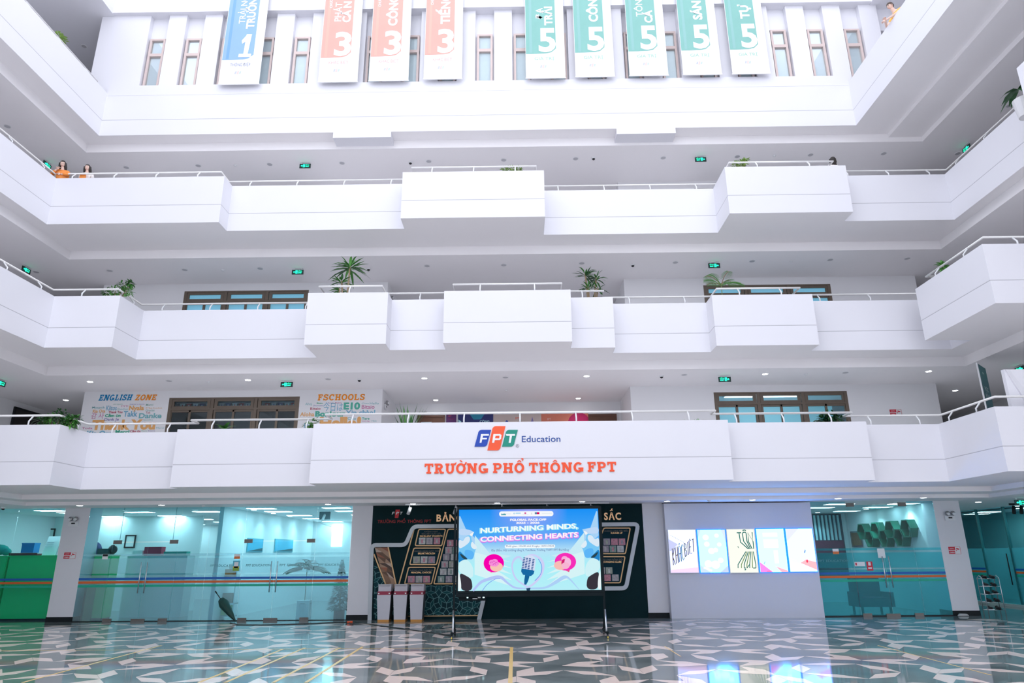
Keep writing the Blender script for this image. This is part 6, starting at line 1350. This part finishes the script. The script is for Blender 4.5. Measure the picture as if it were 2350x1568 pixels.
# ================================================================== five lit posters
YP = 23.2
PB = emis('poster_edge_glow',(.02,.22,1.0),1.0)  # blue light on the case edges put in as glow
def P(n): return [((1533,1216),(1596,1216),(1604,1315),(1539,1315)),((1600,1216),(1664,1215),(1673,1315),(1607,1315)),((1667,1215),(1731,1214),(1741,1315),(1676,1315)),((1735,1214),(1799,1213),(1809,1314),(1744,1314)),((1802,1213),(1864,1213),(1877,1313),(1813,1313))][n]
specs = (('lit poster with slanting KHÁC BIỆT lettering',(.40,.48,1.0),1.5,False),('pale blue lit poster with white blotches between two white ones',(.055,.34,1.0),7.5,True),('cream lit poster with green TÔN TRỌNG lettering',(.98,1.0,.90),.56,False),('pale blue lit poster with a magenta corner',(.065,.35,1.0),7.2,True),('white lit poster with a red ribbon beside the glass front',(.09,.28,1.0),6.0,True))
for n,(lab,col,st,edge) in enumerate(specs):
    c = [atY(x,y,YP-.06) for x,y in P(n)]; X0 = (c[0].x+c[3].x)/2; X1 = (c[1].x+c[2].x)/2; Z0 = (c[2].z+c[3].z)/2; Z1 = (c[0].z+c[1].z)/2; w, h = X1-X0, Z1-Z0
    t = thing('lit_poster',(X0,YP,Z0),lab,'lightbox','lit posters on the projecting wall')
    MB().box(X0-.012,YP-.055,Z0-.012,X1+.012,YP-.002,Z1+.012).build('case', PB if edge else WHITEP, t); fc = MB().box(X0+.01,YP-.062,Z0+.01,X1-.01,YP-.055,Z1-.01).build('face', emis('poster_face_%d'%n,col,st), t)
    ly = [0]
    def sh(pts, cc, s_=1.2, nm='print'):
        ly[0] += 1; y = YP-.063-.0005*ly[0]; mb = MB(); mb.v = [(X0+.01+a*(w-.02),y,Z0+.01+b*(h-.02)) for a,b in pts]
        for tr in tessellate_polygon([[Vector((a,b,0)) for a,b in pts]]): mb.f.append(tuple(tr)); mb.mi.append(0)
        return mb.build(nm, emis('pp_%02d%02d%02d_%d'%(int(cc[0]*99),int(cc[1]*99),int(cc[2]*99),int(s_*10)),cc,s_*.58), fc)
    def ln(pts, lw, cc, s_=1.0):
        q = []; r_ = []
        for i,p in enumerate(pts):
            a = Vector(pts[max(0,i-1)]); b = Vector(pts[min(len(pts)-1,i+1)]); d = (b-a); d = Vector((d.x*w,d.y*h)).normalized(); nv = Vector((-d.y/w,d.x/h))*lw/2; q.append(tuple(Vector(p)+nv)); r_.append(tuple(Vector(p)-nv))
        return sh(q+r_[::-1], cc, s_, 'letter_stroke')
    if n == 0:
        sh([(0,.78),(.32,.66),(.05,.50),(0,.50)],(.55,.58,.95),1.1); sh([(0,0),(1,0),(1,.12),(0,.06)],(1.0,.62,.90)); 
        for k in range(9): ln([(.08+k*.055,.88-k*.02),(.10+k*.055,.86-k*.02)],.012,(.3,.3,.35),.6)
        cols = [(.10,.06,.02),(.20,.12,.03),(.02,.16,.30),(.02,.25,.32),(.10,.12,.05),(.22,.14,.03),(.08,.06,.02)]
        G7 = {'K':[[(0,0),(0,1)],[(1,1),(0,.5),(1,0)]],'H':[[(0,0),(0,1)],[(1,0),(1,1)],[(0,.5),(1,.5)]],'Á':[[(0,0),(0,.85),(.5,1),(1,.85),(1,0)],[(0,.5),(1,.5)],[(.4,1.06),(.7,1.14)]],'C':[[(1,.85),(.5,1),(0,.85),(0,.15),(.5,0),(1,.15)]],'B':[[(0,0),(0,1)],[(0,1),(.8,.9),(.8,.62),(0,.52)],[(0,.5),(.9,.42),(.9,.1),(0,0)]],'I':[[(.5,0),(.5,1)]],'Ệ':[[(1,1),(0,1),(0,0),(1,0)],[(0,.5),(.8,.5)],[(.3,1.06),(.5,1.12),(.7,1.06)]],'T':[[(0,1),(1,1)],[(.5,1),(.5,0)]]}
        xx = .10
        for k,ch in enumerate('KHÁCBIỆT'):
            wd = .075 if ch != 'I' else .03; zb_ = .17+.030*k*1.2+(.0 if k<4 else .05); zt2 = .56+.030*k; 
            for s_ in G7[ch]: ln([(xx+a*wd, zb_+(zt2-zb_)*b+a*.015) for a,b in s_],.025,cols[k%7],.6)
            xx += wd+.038
    elif n == 1:
        sh([(0,.8),(.12,1),(0,1)],(.55,.65,1.0)); sh([(1,.7),(.85,1),(1,1)],(.60,.70,1.0)); sh([(0,0),(.35,0),(0,.18)],(.55,.68,1.0)); sh([(1,0),(.7,.0),(1,.16)],(.50,.60,1.0))
        for cx,cy,r_ in ((.28,.82,.11),(.68,.86,.08),(.30,.66,.10),(.75,.65,.08),(.45,.50,.12),(.60,.52,.09),(.30,.20,.14),(.55,.18,.16),(.75,.28,.10)): sh([(cx+r_*math.cos(a*.45),cy+r_*.6*math.sin(a*.45)) for a in range(14)],(.90,.97,1.0),1.4)
        sh([(.10,.10),(.38,.02),(.42,.06),(.16,.14)],(.95,.98,1.0),1.4)
    elif n == 2:
        gc = (.01,.20,.17)
        for pts in ([(.36,.92),(.52,.92)],[(.44,.92),(.46,.70),(.72,.54)],[(.56,.90),(.60,.93),(.68,.93),(.70,.90),(.70,.72),(.80,.54)],[(.56,.90),(.58,.72),(.76,.54)],[(.76,.70),(.76,.92),(.92,.72),(.92,.93)],[(.76,.70),(.86,.54)],[(.92,.72),(.92,.54)],[(.58,.97),(.64,1.0),(.70,.97)]): ln([(a,min(b,.985)) for a,b in pts],.030,gc,.8)
        for k,x_ in enumerate((.28,.40,.50,.60,.70,.80,.92)): ln([(x_,.10),(x_+.01,.18),(.62+k*.045,.48)],.026,(.22,.38,.15) if k%2 else gc,.8)
        ln([(.50,.10),(.56,.10)],.026,gc,.8); ln([(.60,.10),(.70,.18)],.024,gc,.8); ln([(.82,.10),(.92,.10)],.026,gc,.8); sh([(.50,.05),(.55,.05),(.57,.08),(.52,.08)],gc,.8); ln([(.33,.60),(.38,.56),(.36,.60)],.015,gc,.8)
    elif n == 3:
        sh([(0,0),(.45,0),(0,.24)],(1.0,.25,.75),1.2); sh([(.55,.14),(1,.03),(1,0),(.75,0)],(1.0,.45,.55),1.2); sh([(.25,.03),(.45,.04),(.35,0),(.2,0)],(.95,.2,.45),1.2)
        for y_ in (.82,.66,.56): sh([(.22,y_),(.75,y_),(.75,y_+.09),(.22,y_+.09)],(.90,.98,1.0),1.5)
        sh([(.55,.2),(.70,.2),(.70,.5),(.55,.5)],(.90,.98,1.0),1.5); ln([(.15,.18),(.20,.24)],.02,(.3,.3,.7),.8)
    else:
        sh([(0,.70),(.48,1),(0,1)],(.70,.72,.98),1.2); sh([(0,0),(0,.28),(.35,.2),(.9,.04),(.9,0)],(.75,.90,1.0),1.3); sh([(.40,.20),(.62,.28),(1,.22),(1,.03)],(1.0,.45,.50),1.2); sh([(.62,.24),(.68,.30),(.70,.22),(.65,.20)],(.9,.05,.12),1.1); ln([(.06,.30),(.30,.24)],.014,(1,.3,.35),1.0); sh([(.58,.44),(.64,.52),(.66,.48),(.62,.42)],(.25,.25,.75),1.0)
